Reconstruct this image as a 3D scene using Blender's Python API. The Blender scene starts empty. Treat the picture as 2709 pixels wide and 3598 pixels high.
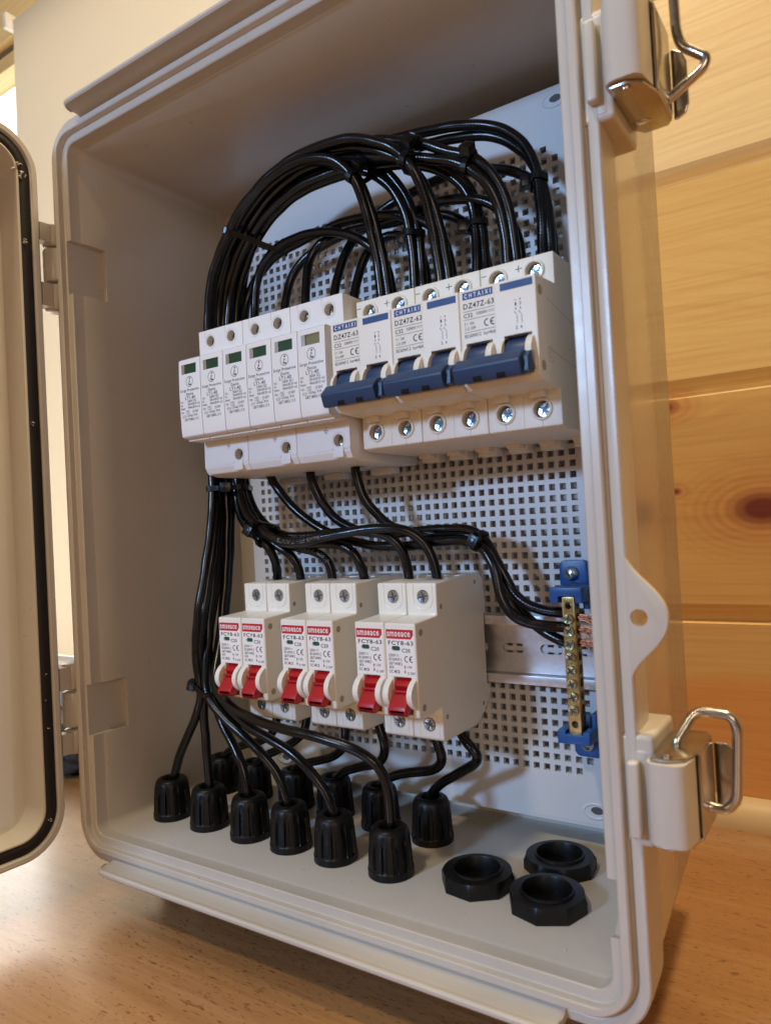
import bpy, bmesh, math, random
from mathutils import Vector, Matrix, Quaternion
random.seed(7)
SC = bpy.context.scene
COL = SC.collection
MM = 0.001

# ------------------------------------------------------------------ camera
cd = bpy.data.cameras.new('camera'); cam = bpy.data.objects.new('camera', cd); COL.objects.link(cam)
CAM = Vector((399.439, -262.381, 176.362))
RR = Vector((0.83047774, 0.5544462, -0.05381571)); UU = Vector((0.0559772, 0.01305611, 0.99834668)); FF = Vector((-0.55423214, 0.83211715, 0.02019354))
m = Matrix((RR, UU, -FF)).transposed().to_4x4(); m.translation = CAM * MM
cam.matrix_world = m
cd.sensor_fit = 'HORIZONTAL'; cd.sensor_width = 36.0; cd.lens = 2552.82 / 2709 * 36.0
cd.clip_start = 0.01; cd.clip_end = 20.0
cd.dof.use_dof = True; cd.dof.focus_distance = 0.425; cd.dof.aperture_fstop = 17; cd.dof.aperture_blades = 0
SC.camera = cam

# ------------------------------------------------------------------ world, lamps, exposure
w = bpy.data.worlds.new('World'); SC.world = w; w.use_nodes = True
bgn = w.node_tree.nodes['Background']; bgn.inputs[0].default_value = (1.0, 0.62, 0.38, 1); bgn.inputs[1].default_value = 0.11
SC.view_settings.view_transform = 'Standard'; SC.view_settings.look = 'None'
SC.view_settings.exposure = -0.12; SC.view_settings.gamma = 1.0; SC.view_settings.use_curve_mapping = False
SC.render.engine = 'CYCLES'
SC.cycles.max_bounces = 8; SC.cycles.diffuse_bounces = 5; SC.cycles.glossy_bounces = 4
SC.cycles.caustics_reflective = False; SC.cycles.caustics_refractive = False
SC.cycles.sample_clamp_indirect = 4.0
SC.cycles.use_denoising = True

def area(name, loc, target, size, power, color, shape='DISK', size_y=None):
    l = bpy.data.lights.new(name, 'AREA'); l.energy = power; l.color = color; l.shape = shape; l.size = size
    if size_y: l.size_y = size_y
    o = bpy.data.objects.new(name, l); COL.objects.link(o)
    o.location = Vector(loc) * MM
    d = (Vector(target) - Vector(loc)).normalized()
    o.rotation_euler = d.to_track_quat('-Z', 'Y').to_euler()
    return o
area('ceiling_lamp', (10, -640, 1400), (150, 60, 150), 0.13, 7.0, (1.0, 0.84, 0.58))
area('window_daylight', (-170, -1250, 570), (150, 50, 220), 0.15, 13.0, (0.38, 0.62, 1.0))
area('side_lamp', (540, 30, 1500), (400, 150, 0), 0.16, 18.0, (1.0, 0.80, 0.50))

area('added_fill', (980, -1150, 500), (150, 60, 200), 0.6, 3.8, (1.0, 0.77, 0.57))  # added soft fill lifting the left inner wall and the front rim

# ------------------------------------------------------------------ node helpers
def mat(name):
    m = bpy.data.materials.new(name); m.use_nodes = True
    nt = m.node_tree; b = nt.nodes['Principled BSDF']
    return m, nt, b
def N(nt, kind, **kw):
    n = nt.nodes.new(kind)
    for k, v in kw.items():
        if k.startswith('i_'):
            key = k[2:]; key = int(key) if key.isdigit() else key.replace('_', ' ')
            n.inputs[key].default_value = v
        else: setattr(n, k, v)
    return n
def L(nt, a, b): nt.links.new(a, b)
def coords(nt, scale=(1, 1, 1), rot=(0, 0, 0)):
    tc = N(nt, 'ShaderNodeTexCoord'); mp = N(nt, 'ShaderNodeMapping')
    mp.inputs['Scale'].default_value = scale; mp.inputs['Rotation'].default_value = rot
    L(nt, tc.outputs['Object'], mp.inputs['Vector']); return mp.outputs['Vector']
def mth(nt, op, a, b=None, c=None, clamp=False):
    n = N(nt, 'ShaderNodeMath', operation=op, use_clamp=clamp)
    for i, v in enumerate((a, b, c)):
        if v is None: continue
        if isinstance(v, (int, float)): n.inputs[i].default_value = v
        else: L(nt, v, n.inputs[i])
    return n.outputs[0]
def mixc(nt, f, a, b, mode='MIX'):
    n = N(nt, 'ShaderNodeMix', data_type='RGBA', blend_type=mode)
    for s, v in ((0, f), (6, a), (7, b)):
        if isinstance(v, (int, float)): n.inputs[s].default_value = v
        elif isinstance(v, tuple): n.inputs[s].default_value = v
        else: L(nt, v, n.inputs[s])
    return n.outputs[2]
def ramp(nt, f, stops):
    n = N(nt, 'ShaderNodeValToRGB'); e = n.color_ramp.elements
    while len(e) < len(stops): e.new(0.5)
    for q, (p, c) in zip(e, stops): q.position = p; q.color = c if isinstance(c, tuple) else (c, c, c, 1)
    L(nt, f, n.inputs[0]); return n.outputs[0]
def noise(nt, vec, scale, detail=3, rough=0.5, dist=0.0):
    n = N(nt, 'ShaderNodeTexNoise'); n.inputs['Scale'].default_value = scale; n.inputs['Detail'].default_value = detail
    n.inputs['Roughness'].default_value = rough; n.inputs['Distortion'].default_value = dist
    L(nt, vec, n.inputs['Vector']); return n.outputs['Fac']
def bump(nt, b, h, strength=0.2, dist=0.001):
    n = N(nt, 'ShaderNodeBump'); n.inputs['Strength'].default_value = strength; n.inputs['Distance'].default_value = dist
    L(nt, h, n.inputs['Height']); L(nt, n.outputs[0], b.inputs['Normal'])
def plastic(name, col, rough=0.4, spec=0.5, var=0.04, grain=0.0, gscale=2500, coat=0.0, dirt=0.0):
    m, nt, b = mat(name)
    v = coords(nt)
    n1 = noise(nt, v, 35, 4)
    c = tuple(col) + (1,)
    dark = tuple(x * (1 - 2.2 * var) for x in col) + (1,)
    cc = mixc(nt, n1, c, dark)
    if dirt:
        d = noise(nt, v, 900, 2, 0.6)
        dm = mth(nt, 'MULTIPLY', mth(nt, 'GREATER_THAN', d, 0.74), dirt)
        cc = mixc(nt, dm, cc, tuple(x * 0.45 for x in col) + (1,))
    L(nt, cc, b.inputs['Base Color'])
    rr = mth(nt, 'MULTIPLY_ADD', noise(nt, v, 120, 3), 0.12, rough - 0.06)
    L(nt, rr, b.inputs['Roughness'])
    b.inputs['Specular IOR Level'].default_value = spec
    b.inputs['Coat Weight'].default_value = coat
    if grain: bump(nt, b, noise(nt, v, gscale, 2), grain, 0.0002)
    return m
def metal(name, col, rough=0.25, aniso=0.0, bmp=0.0):
    m, nt, b = mat(name)
    v = coords(nt)
    L(nt, mixc(nt, noise(nt, v, 300, 3), tuple(col) + (1,), tuple(x * 0.75 for x in col) + (1,)), b.inputs['Base Color'])
    b.inputs['Metallic'].default_value = 1.0
    L(nt, mth(nt, 'MULTIPLY_ADD', noise(nt, v, 500, 2), 0.15, rough - 0.05), b.inputs['Roughness'])
    b.inputs['Anisotropic'].default_value = aniso
    if bmp: bump(nt, b, noise(nt, v, 1500, 2), bmp, 0.0002)
    return m

M = {}
M['shell'] = plastic('shell_plastic', (0.575, 0.530, 0.465), 0.30, 0.5, 0.05, 0.16, 1500)
M['shell_gloss_bounce'] = plastic('shell_outer_gloss_bounce', (0.50, 0.43, 0.335), 0.13, 0.6, 0.02, 0.015, 600)  # same plastic, glossier, its colour browned for warm light bounced off the planks
M['shell_in'] = plastic('shell_inner_plastic', (0.60, 0.56, 0.50), 0.34, 0.5, 0.03, 0.10, 1800)
M['plate'] = plastic('plate_plastic', (0.66, 0.67, 0.68), 0.42, 0.5, 0.02, 0.08, 1500)
M['spd'] = plastic('surge_white_plastic', (0.76, 0.75, 0.74), 0.45, 0.4, 0.02, 0.15, 4000)
M['cream'] = plastic('cream_plastic', (0.78, 0.74, 0.655), 0.42, 0.45, 0.02, 0.15, 4000)
M['ivory'] = plastic('ivory_plastic', (0.82, 0.79, 0.71), 0.30, 0.5, 0.02, 0.08, 3000)
M['label_white'] = plastic('label_white', (0.86, 0.85, 0.82), 0.40, 0.4, 0.01)
M['print'] = plastic('print_black', (0.030, 0.030, 0.035), 0.55, 0.3, 0.0)
M['print_blue'] = plastic('print_blue', (0.022, 0.060, 0.20), 0.5, 0.4, 0.02)
M['print_white'] = plastic('print_white', (0.80, 0.80, 0.80), 0.5, 0.4, 0.0)
M['print_red'] = plastic('print_red', (0.52, 0.020, 0.030), 0.45, 0.4, 0.02)
M['red'] = plastic('toggle_red', (0.44, 0.010, 0.016), 0.34, 0.5, 0.04, 0.1)
M['navy'] = plastic('toggle_navy', (0.016, 0.048, 0.125), 0.42, 0.5, 0.05, 0.2, 3000)
M['holder'] = plastic('holder_blue', (0.008, 0.085, 0.30), 0.36, 0.5, 0.05, 0.1)
M['nut'] = plastic('nut_black', (0.0045, 0.0043, 0.0045), 0.40, 0.28, 0.0, 0.25, 900)
M['tie'] = plastic('tie_black', (0.004, 0.004, 0.0045), 0.28, 0.4, 0.0)
M['dark'] = plastic('pit_dark', (0.03, 0.025, 0.02), 0.6, 0.2, 0.0)
M['gasket'] = plastic('gasket_black', (0.018, 0.014, 0.014), 0.55, 0.3, 0.0, 0.4, 700)
M['green'] = plastic('indicator_green', (0.002, 0.055, 0.022), 0.3, 0.5, 0.1)
M['olive'] = plastic('indicator_pale_green', (0.20, 0.19, 0.09), 0.3, 0.5, 0.1)
M['teal'] = plastic('indicator_teal', (0.004, 0.12, 0.09), 0.3, 0.5, 0.1)
M['flake'] = plastic('flake_white', (0.72, 0.66, 0.58), 0.6, 0.3, 0.05)
M['earthink'] = M['print']
M['zinc'] = metal('zinc_screw', (0.62, 0.70, 0.78), 0.22, 0.0, 0.1)
M['brass_s'] = metal('dull_brass_screw', (0.30, 0.24, 0.13), 0.24)
M['greenbrass'] = metal('yellow_passivated_screw', (0.62, 0.60, 0.34), 0.22)
M['brass'] = metal('brass_bar', (0.62, 0.42, 0.16), 0.28, 0.4, 0.1)
M['copper'] = metal('copper_strand', (0.85, 0.36, 0.20), 0.25)
M['chrome'] = metal('chrome', (0.60, 0.56, 0.50), 0.20, 0.2, 0.10)
M['rail'] = metal('rail_zinc', (0.80, 0.78, 0.80), 0.38, 0.3, 0.15)
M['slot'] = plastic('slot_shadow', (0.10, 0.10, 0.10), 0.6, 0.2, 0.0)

def cable_mat():
    m, nt, b = mat('cable_vinyl_black')
    v = coords(nt)
    b.inputs['Base Color'].default_value = (0.0035, 0.0032, 0.0032, 1)
    b.inputs['Specular IOR Level'].default_value = 0.42
    L(nt, mth(nt, 'MULTIPLY_ADD', noise(nt, v, 220, 3), 0.20, 0.12), b.inputs['Roughness'])
    tc = N(nt, 'ShaderNodeTexCoord')
    uv = N(nt, 'ShaderNodeMapping'); uv.inputs['Scale'].default_value = (1, 1, 1); L(nt, tc.outputs['UV'], uv.inputs['Vector'])
    wv = N(nt, 'ShaderNodeTexWave', wave_type='BANDS', bands_direction='X'); wv.inputs['Scale'].default_value = 0.19
    wv.inputs['Distortion'].default_value = 2.2; wv.inputs['Detail'].default_value = 2; wv.inputs['Detail Scale'].default_value = 1.6
    L(nt, uv.outputs[0], wv.inputs['Vector'])
    h = mth(nt, 'ADD', mth(nt, 'MULTIPLY', wv.outputs['Fac'], 0.55), noise(nt, v, 700, 3))
    bump(nt, b, h, 0.13, 0.0003)
    return m
M['cable'] = cable_mat()

# ------------------------------------------------------------------ mesh builder (millimetres)
class MB:
    def __init__(s): s.v = []; s.f = []; s.mi = []; s.sm = []; s.uv = None
    def add(s, vs, fs, mi=0, smooth=False):
        o = len(s.v); s.v += [tuple(p) for p in vs]
        for f in fs: s.f.append(tuple(i + o for i in f)); s.mi.append(mi); s.sm.append(smooth)
        return s
    def box(s, x0, x1, y0, y1, z0, z1, mi=0):
        vs = [(x, y, z) for z in (z0, z1) for y in (y0, y1) for x in (x0, x1)]
        return s.add(vs, [(0, 2, 3, 1), (4, 5, 7, 6), (0, 1, 5, 4), (2, 6, 7, 3), (0, 4, 6, 2), (1, 3, 7, 5)], mi)
    def prism(s, poly, a0, a1, axis='X', mi=0, smooth=False):
        # poly in the plane of the two other axes, in cyclic order Y,Z | Z,X | X,Y ; made counter-clockwise here
        ar = sum(poly[i][0] * poly[(i + 1) % len(poly)][1] - poly[(i + 1) % len(poly)][0] * poly[i][1] for i in range(len(poly)))
        if ar < 0: poly = poly[::-1]
        def P(a, p):
            return {'X': (a, p[0], p[1]), 'Y': (p[1], a, p[0]), 'Z': (p[0], p[1], a)}[axis]
        n = len(poly)
        vs = [P(a0, p) for p in poly] + [P(a1, p) for p in poly]
        fs = [tuple(range(n))[::-1], tuple(range(n, 2 * n))]
        s.add(vs, fs, mi)
        s.add(vs, [(i, (i + 1) % n, n + (i + 1) % n, n + i) for i in range(n)], mi, smooth)
        return s
    def cyl(s, c, r, h, axis='Z', n=24, mi=0, smooth=True, r2=None):
        r2 = r if r2 is None else r2
        def P(a, u, v):
            return {'X': (c[0] + a, c[1] + u, c[2] + v), 'Y': (c[0] + v, c[1] + a, c[2] + u), 'Z': (c[0] + u, c[1] + v, c[2] + a)}[axis]
        vs = [P(0, r * math.cos(2 * math.pi * i / n), r * math.sin(2 * math.pi * i / n)) for i in range(n)] + \
             [P(h, r2 * math.cos(2 * math.pi * i / n), r2 * math.sin(2 * math.pi * i / n)) for i in range(n)]
        s.add(vs, [tuple(range(n))[::-1], tuple(range(n, 2 * n))] if h > 0 else [tuple(range(n)), tuple(range(n, 2 * n))[::-1]], mi)
        q = [(i, (i + 1) % n, n + (i + 1) % n, n + i) for i in range(n)]
        if h < 0: q = [x[::-1] for x in q]
        s.add(vs, q, mi, smooth)
        return s
    def lathe(s, c, prof, axis='Z', n=32, mi=0, smooth=True, a0=0.0, rfun=None):
        # prof: list of (r, h) from one end to the other
        def P(h, u, v):
            return {'X': (c[0] + h, c[1] + u, c[2] + v), 'Y': (c[0] + v, c[1] + h, c[2] + u), 'Z': (c[0] + u, c[1] + v, c[2] + h)}[axis]
        vs = []
        for j, (r, h) in enumerate(prof):
            for i in range(n):
                a = a0 + 2 * math.pi * i / n
                q = r if rfun is None else rfun(r, h, a)
                vs.append(P(h, q * math.cos(a), q * math.sin(a)))
        fs = []
        for j in range(len(prof) - 1):
            for i in range(n):
                k = (i + 1) % n
                fs.append((j * n + i, j * n + k, (j + 1) * n + k, (j + 1) * n + i))
        s.add(vs, fs, mi, smooth)
        return s
    def tube(s, pts, r, n=10, mi=0, caps=True):
        fr = frames(pts); vs = []
        for p, (t, u, w_) in zip(pts, fr):
            for i in range(n):
                a = 2 * math.pi * i / n
                q = p + (u * math.cos(a) + w_ * math.sin(a)) * r
                vs.append(tuple(q))
        fs = []
        for j in range(len(pts) - 1):
            for i in range(n):
                k = (i + 1) % n
                fs.append((j * n + i, j * n + k, (j + 1) * n + k, (j + 1) * n + i))
        s.add(vs, fs, mi, True)
        if caps:
            s.add(vs, [tuple(range(n))[::-1], tuple(range(len(vs) - n, len(vs)))], mi)
        return s
    def mesh(s, name, mats, bevel=0, seg=2, angle=32, weld=True, smooth_all=False):
        bm = bmesh.new()
        vs = [bm.verts.new(Vector(p) * MM) for p in s.v]
        for f, mi, sm in zip(s.f, s.mi, s.sm):
            try: fc = bm.faces.new([vs[i] for i in f])
            except ValueError: continue
            fc.material_index = mi; fc.smooth = sm
        if weld: bmesh.ops.remove_doubles(bm, verts=bm.verts, dist=1e-6)
        if bevel:
            es = [e for e in bm.edges if len(e.link_faces) == 2 and e.calc_face_angle(0) > math.radians(angle)
                  and not (e.link_faces[0].smooth and e.link_faces[1].smooth)]
            bmesh.ops.bevel(bm, geom=es, offset=bevel * MM, segments=seg, affect='EDGES', clamp_overlap=True, profile=0.6)
            for f in bm.faces: f.smooth = True
        if smooth_all:
            for f in bm.faces: f.smooth = True
        me = bpy.data.meshes.new(name); bm.to_mesh(me); bm.free()
        for m_ in (mats if isinstance(mats, (list, tuple)) else [mats]): me.materials.append(m_)
        if bevel or smooth_all:
            me.set_sharp_from_angle(angle=math.radians(38))
        return me
    def build(s, name, mats, parent=None, **kw):
        me = s.mesh(name, mats, **kw)
        o = bpy.data.objects.new(name, me); COL.objects.link(o)
        if parent is not None: o.parent = parent
        return o

def frames(pts):
    n = len(pts); T_ = []
    for i in range(n):
        a = pts[max(0, i - 1)]; b = pts[min(n - 1, i + 1)]
        T_.append((b - a).normalized())
    u = T_[0].orthogonal().normalized(); out = []
    for i in range(n):
        if i:
            q = T_[i - 1].rotation_difference(T_[i]); u = q @ u
            u = (u - T_[i] * u.dot(T_[i])).normalized()
        out.append((T_[i], u, T_[i].cross(u)))
    return out
def smooth_path(ctrl, step=2.0, relax=2):
    P = [Vector(p) for p in ctrl]
    for _ in range(relax):
        P = [P[0]] + [P[i] * 0.6 + (P[i - 1] + P[i + 1]) * 0.2 for i in range(1, len(P) - 1)] + [P[-1]]
    Q = [P[0] * 2 - P[1]] + P + [P[-1] * 2 - P[-2]]
    out = []
    for i in range(1, len(Q) - 2):
        p0, p1, p2, p3 = Q[i - 1:i + 3]
        n = max(2, int((p2 - p1).length / step))
        for k in range(n):
            t = k / n
            out.append(0.5 * ((2 * p1) + (p2 - p0) * t + (2 * p0 - 5 * p1 + 4 * p2 - p3) * t * t + (3 * p1 - p0 - 3 * p2 + p3) * t ** 3))
    out.append(P[-1])
    from mathutils import noise as mn_
    sd = sum(P[0]) * 0.37; tot = len(out)
    for i in range(tot):
        k = min(1, i / 12, (tot - 1 - i) / 12)
        q = out[i] / 13.0 + Vector((sd, 0, 0))
        out[i] = out[i] + mn_.noise_vector(q) * 0.5 * k
    return out
def fillet(pts, r, n=6):
    P = [Vector(p) for p in pts]; out = [P[0]]
    for i in range(1, len(P) - 1):
        a = (P[i - 1] - P[i]); b = (P[i + 1] - P[i]); q = min(r, a.length * .48, b.length * .48)
        s0 = P[i] + a.normalized() * q; s1 = P[i] + b.normalized() * q
        for k in range(n + 1):
            t = k / n; out.append(s0 * (1 - t) ** 2 + P[i] * 2 * t * (1 - t) + s1 * t * t)
    out.append(P[-1]); return out

def tag(o, label=None, cat=None, group=None, kind=None):
    if label: o['label'] = label
    if cat: o['category'] = cat
    if group: o['group'] = group
    if kind: o['kind'] = kind
    return o
def thing(name, label, cat, loc=(0, 0, 0), group=None):
    o = bpy.data.objects.new(name, None); COL.objects.link(o); o.location = Vector(loc) * MM
    o.empty_display_size = 0.01
    return tag(o, label, cat, group)
def dup(o, parent=None):
    c = o.copy(); COL.objects.link(c)
    if parent is not None: c.parent = parent
    for ch in [q for q in bpy.data.objects if q.parent == o]: dup(ch, c)
    return c
def boolean(o, cutters):
    # cutters: list of MB ; cut with an evaluated modifier, nothing of the cutters is kept
    tmp = []
    bpy.context.view_layer.update()
    mw = o.matrix_world.copy()
    for cmb in cutters:
        me = cmb.mesh('cut', []); c = bpy.data.objects.new('cut', me); COL.objects.link(c)
        c.matrix_world = mw
        tmp.append(c)
        md = o.modifiers.new('b', 'BOOLEAN'); md.object = c; md.operation = 'DIFFERENCE'; md.solver = 'EXACT'
    bpy.context.view_layer.update()
    dg = bpy.context.evaluated_depsgraph_get()
    me = bpy.data.meshes.new_from_object(o.evaluated_get(dg)); old = o.data
    o.modifiers.clear(); o.data = me; me.name = old.name
    me.set_sharp_from_angle(angle=math.radians(38))
    for c in tmp:
        md = c.data; bpy.data.objects.remove(c); bpy.data.meshes.remove(md)

# flat lettering: text in the X-Z plane facing -Y, fitted to a box
_tc = {}
def glyphs(body, bold=0.0):
    key = (body, bold)
    if key not in _tc:
        cu = bpy.data.curves.new('t', 'FONT'); cu.body = body; cu.size = 1.0; cu.resolution_u = 2; cu.offset = bold; cu.space_character = 1.10
        o = bpy.data.objects.new('t', cu); COL.objects.link(o)
        bpy.context.view_layer.update()
        me = bpy.data.meshes.new_from_object(o.evaluated_get(bpy.context.evaluated_depsgraph_get()))
        vs = [(v.co.x, v.co.y) for v in me.vertices]; fs = [tuple(p.vertices) for p in me.polygons]
        bpy.data.objects.remove(o); bpy.data.curves.remove(cu); bpy.data.meshes.remove(me)
        _tc[key] = (vs, fs)
    return _tc[key]
def text(mb, body, x0, x1, z0, z1, y, mi=0, bold=0.0, slope=0.0):
    vs, fs = glyphs(body, max(bold, 0.018))
    if not vs: return
    ax, bx = min(v[0] for v in vs), max(v[0] for v in vs); az, bz = min(v[1] for v in vs), max(v[1] for v in vs)
    out = []
    for a, b in vs:
        X = x0 + (a - ax) / (bx - ax) * (x1 - x0); Z = z0 + (b - az) / (bz - az) * (z1 - z0)
        out.append((X, y(X, Z) if callable(y) else y, Z))
    mb.add(out, fs, mi)
def quad(mb, x0, x1, z0, z1, y, mi=0):
    Y = (lambda a, b: y(a, b)) if callable(y) else (lambda a, b: y)
    mb.add([(x0, Y(x0, z0), z0), (x1, Y(x1, z0), z0), (x1, Y(x1, z1), z1), (x0, Y(x0, z1), z1)], [(0, 1, 2, 3)], mi)
def arrow_ud(mb, x, z0, z1, y, w=0.14, hd=0.5, mi=0):
    quad(mb, x - w / 2, x + w / 2, z0 + hd, z1 - hd, y, mi)
    mb.add([(x - hd * .45, y, z1 - hd), (x + hd * .45, y, z1 - hd), (x, y, z1)], [(0, 1, 2)], mi)
    mb.add([(x - hd * .45, y, z0 + hd), (x, y, z0), (x + hd * .45, y, z0 + hd)], [(0, 1, 2)], mi)
def ring2d(mb, cx, cz, r0, r1, y, mi=0, a0=0, a1=360, n=28, sx=1.0):
    vs = []; fs = []
    for i in range(n + 1):
        a = math.radians(a0 + (a1 - a0) * i / n)
        vs += [(cx + sx * r0 * math.cos(a), y, cz + r0 * math.sin(a)), (cx + sx * r1 * math.cos(a), y, cz + r1 * math.sin(a))]
    for i in range(n): fs.append((2 * i, 2 * i + 1, 2 * i + 3, 2 * i + 2))
    mb.add(vs, fs, mi)
def ce_mark(mb, x0, z0, h, y, mi=0):
    r = h / 2; t = h * 0.15
    ring2d(mb, x0 + r, z0 + r, r - t, r, y, mi, 75, 285)
    ring2d(mb, x0 + r * 2.75, z0 + r, r - t, r, y, mi, 75, 285)
    quad(mb, x0 + r * 1.9, x0 + r * 2.65, z0 + r - t / 2, z0 + r + t / 2, y, mi)

def screw(r, depth, ang=0.0, dome=0.25):
    """cross-recess screw head facing -Y, centred on the origin; material 0 metal, 1 recess"""
    mb = MB()
    n = 24
    mb.lathe((0, 0, 0), [(r, depth), (r, 0.25), (r * 0.93, 0.0)], 'Y', n)
    # eight facets of slightly different tilt between the recess arms
    vs = []; fs = []
    for k in range(n):
        a = 2 * math.pi * k / n
        vs.append((r * .93 * math.sin(a), 0.0, r * .93 * math.cos(a)))
    m_ = len(vs)
    for k in range(n):
        a = 2 * math.pi * k / n
        vs.append((r * .30 * math.sin(a), 0.28 * (1 if (k // 3) % 2 else 0.35), r * .30 * math.cos(a)))
    for k in range(n):
        j = (k + 1) % n; fs.append((k, m_ + k, m_ + j, j))
    fs.append(tuple(range(m_, m_ + n))[::-1])
    mb.add(vs, fs, 0, False)
    for q in range(4):
        a = ang + math.pi / 2 * q; w_ = r * 0.16; l_ = r * 0.80
        c, s_ = math.cos(a), math.sin(a)
        def R(x, y, z): return (x * c - z * s_, y, x * s_ + z * c)
        mb.add([R(0, -0.03, -w_), R(l_, -0.06, -w_ * .6), R(l_, -0.06, w_ * .6), R(0, -0.03, w_)], [(0, 1, 2, 3)], 1)
        a2 = a + math.pi / 4; c, s_ = math.cos(a2), math.sin(a2)
        mb.add([R(r * .3, -0.04, -w_ * .22), R(r * .72, -0.05, -w_ * .15), R(r * .72, -0.05, w_ * .15), R(r * .3, -0.04, w_ * .22)], [(0, 1, 2, 3)], 1)
    return mb
def put_screw(r, depth, loc, parent, mats, ang=0.3, name='screw'):
    o = screw(r, depth, ang).build(name, mats, parent)
    o.location = Vector(loc) * MM
    o.rotation_euler = (random.uniform(-.05, .05), 0, random.uniform(-.05, .05))
    return o
M['recess'] = plastic('screw_recess', (0.05, 0.07, 0.10), 0.35, 0.5, 0.0)
M['recess_b'] = plastic('screw_recess_brown', (0.04, 0.03, 0.02), 0.35, 0.5, 0.0)
# ================================================================== THE SETTING
TZ = -36.0      # table surface
WY = 278.0      # face of the plank wall
def wood_table():
    m, nt, b = mat('beech_worktop')
    v1 = coords(nt, (1, 1, 1))
    sx = N(nt, 'ShaderNodeSeparateXYZ'); L(nt, v1, sx.inputs[0])
    X, Y = sx.outputs[0], sx.outputs[1]
    row = mth(nt, 'FLOOR', mth(nt, 'MULTIPLY', mth(nt, 'ADD', Y, 2.013), 1 / 0.052))
    off = mth(nt, 'FRACT', mth(nt, 'MULTIPLY', mth(nt, 'SINE', mth(nt, 'MULTIPLY', row, 12.9898)), 43758.5))
    colx = mth(nt, 'FLOOR', mth(nt, 'ADD', mth(nt, 'MULTIPLY', X, 1 / 0.46), mth(nt, 'MULTIPLY', off, 5)))
    rnd = mth(nt, 'FRACT', mth(nt, 'MULTIPLY', mth(nt, 'SINE', mth(nt, 'ADD', mth(nt, 'MULTIPLY', row, 78.233), mth(nt, 'MULTIPLY', colx, 37.719))), 9143.3))
    cb = N(nt, 'ShaderNodeCombineXYZ'); L(nt, mth(nt, 'MULTIPLY', X, 6), cb.inputs[0]); L(nt, mth(nt, 'MULTIPLY', Y, 60), cb.inputs[1]); L(nt, mth(nt, 'MULTIPLY', rnd, 50), cb.inputs[2])
    g = noise(nt, cb.outputs[0], 1.6, 5, 0.6, 0.4)
    base = mixc(nt, rnd, (0.41, 0.225, 0.092, 1), (0.53, 0.320, 0.145, 1))
    g2 = noise(nt, coords(nt, (14, 260, 14)), 1.0, 4, 0.65)
    c1 = mixc(nt, mth(nt, 'MULTIPLY_ADD', g2, 0.7, mth(nt, 'MULTIPLY', g, 0.5), clamp=True), base, (0.24, 0.105, 0.036, 1))
    # short dark pores and ray flecks lying along the grain
    def flecks(sx_, sy_, seed, thr, sc):
        cf = N(nt, 'ShaderNodeCombineXYZ'); L(nt, mth(nt, 'MULTIPLY', X, sx_), cf.inputs[0]); L(nt, mth(nt, 'MULTIPLY', Y, sy_), cf.inputs[1]); L(nt, mth(nt, 'MULTIPLY_ADD', rnd, 9, seed), cf.inputs[2])
        f = noise(nt, cf.outputs[0], sc, 2, 0.5)
        return mth(nt, 'MULTIPLY', mth(nt, 'SUBTRACT', f, thr, clamp=True), 14, clamp=True)
    f1 = flecks(210, 1150, 1.0, 0.618, 1.0)
    f2 = flecks(150, 420, 4.0, 0.64, 1.0)
    reg = noise(nt, v1, 11, 2)
    f2 = mth(nt, 'MULTIPLY', f2, mth(nt, 'MULTIPLY', mth(nt, 'SUBTRACT', reg, 0.40, clamp=True), 7, clamp=True))
    c2 = mixc(nt, mth(nt, 'MULTIPLY', f1, 0.95), c1, (0.17, 0.07, 0.025, 1))
    c3 = mixc(nt, mth(nt, 'MULTIPLY', f2, 0.9), c2, (0.16, 0.055, 0.018, 1))
    L(nt, c3, b.inputs['Base Color'])
    L(nt, mth(nt, 'MULTIPLY_ADD', g, 0.16, 0.25), b.inputs['Roughness'])
    b.inputs['Specular IOR Level'].default_value = 0.6
    b.inputs['Coat Weight'].default_value = 0.85; b.inputs['Coat Roughness'].default_value = 0.21
    bump(nt, b, mth(nt, 'ADD', g, mth(nt, 'MULTIPLY', f1, -0.6)), 0.12, 0.0006)
    return m
mb = MB()
mb.prism([(-1500, -900), (1900, -900), (1900, WY), (-1500, WY)], TZ - 40, TZ, 'Z')
table = mb.build('table_top', wood_table()); tag(table, kind='structure')

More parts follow.
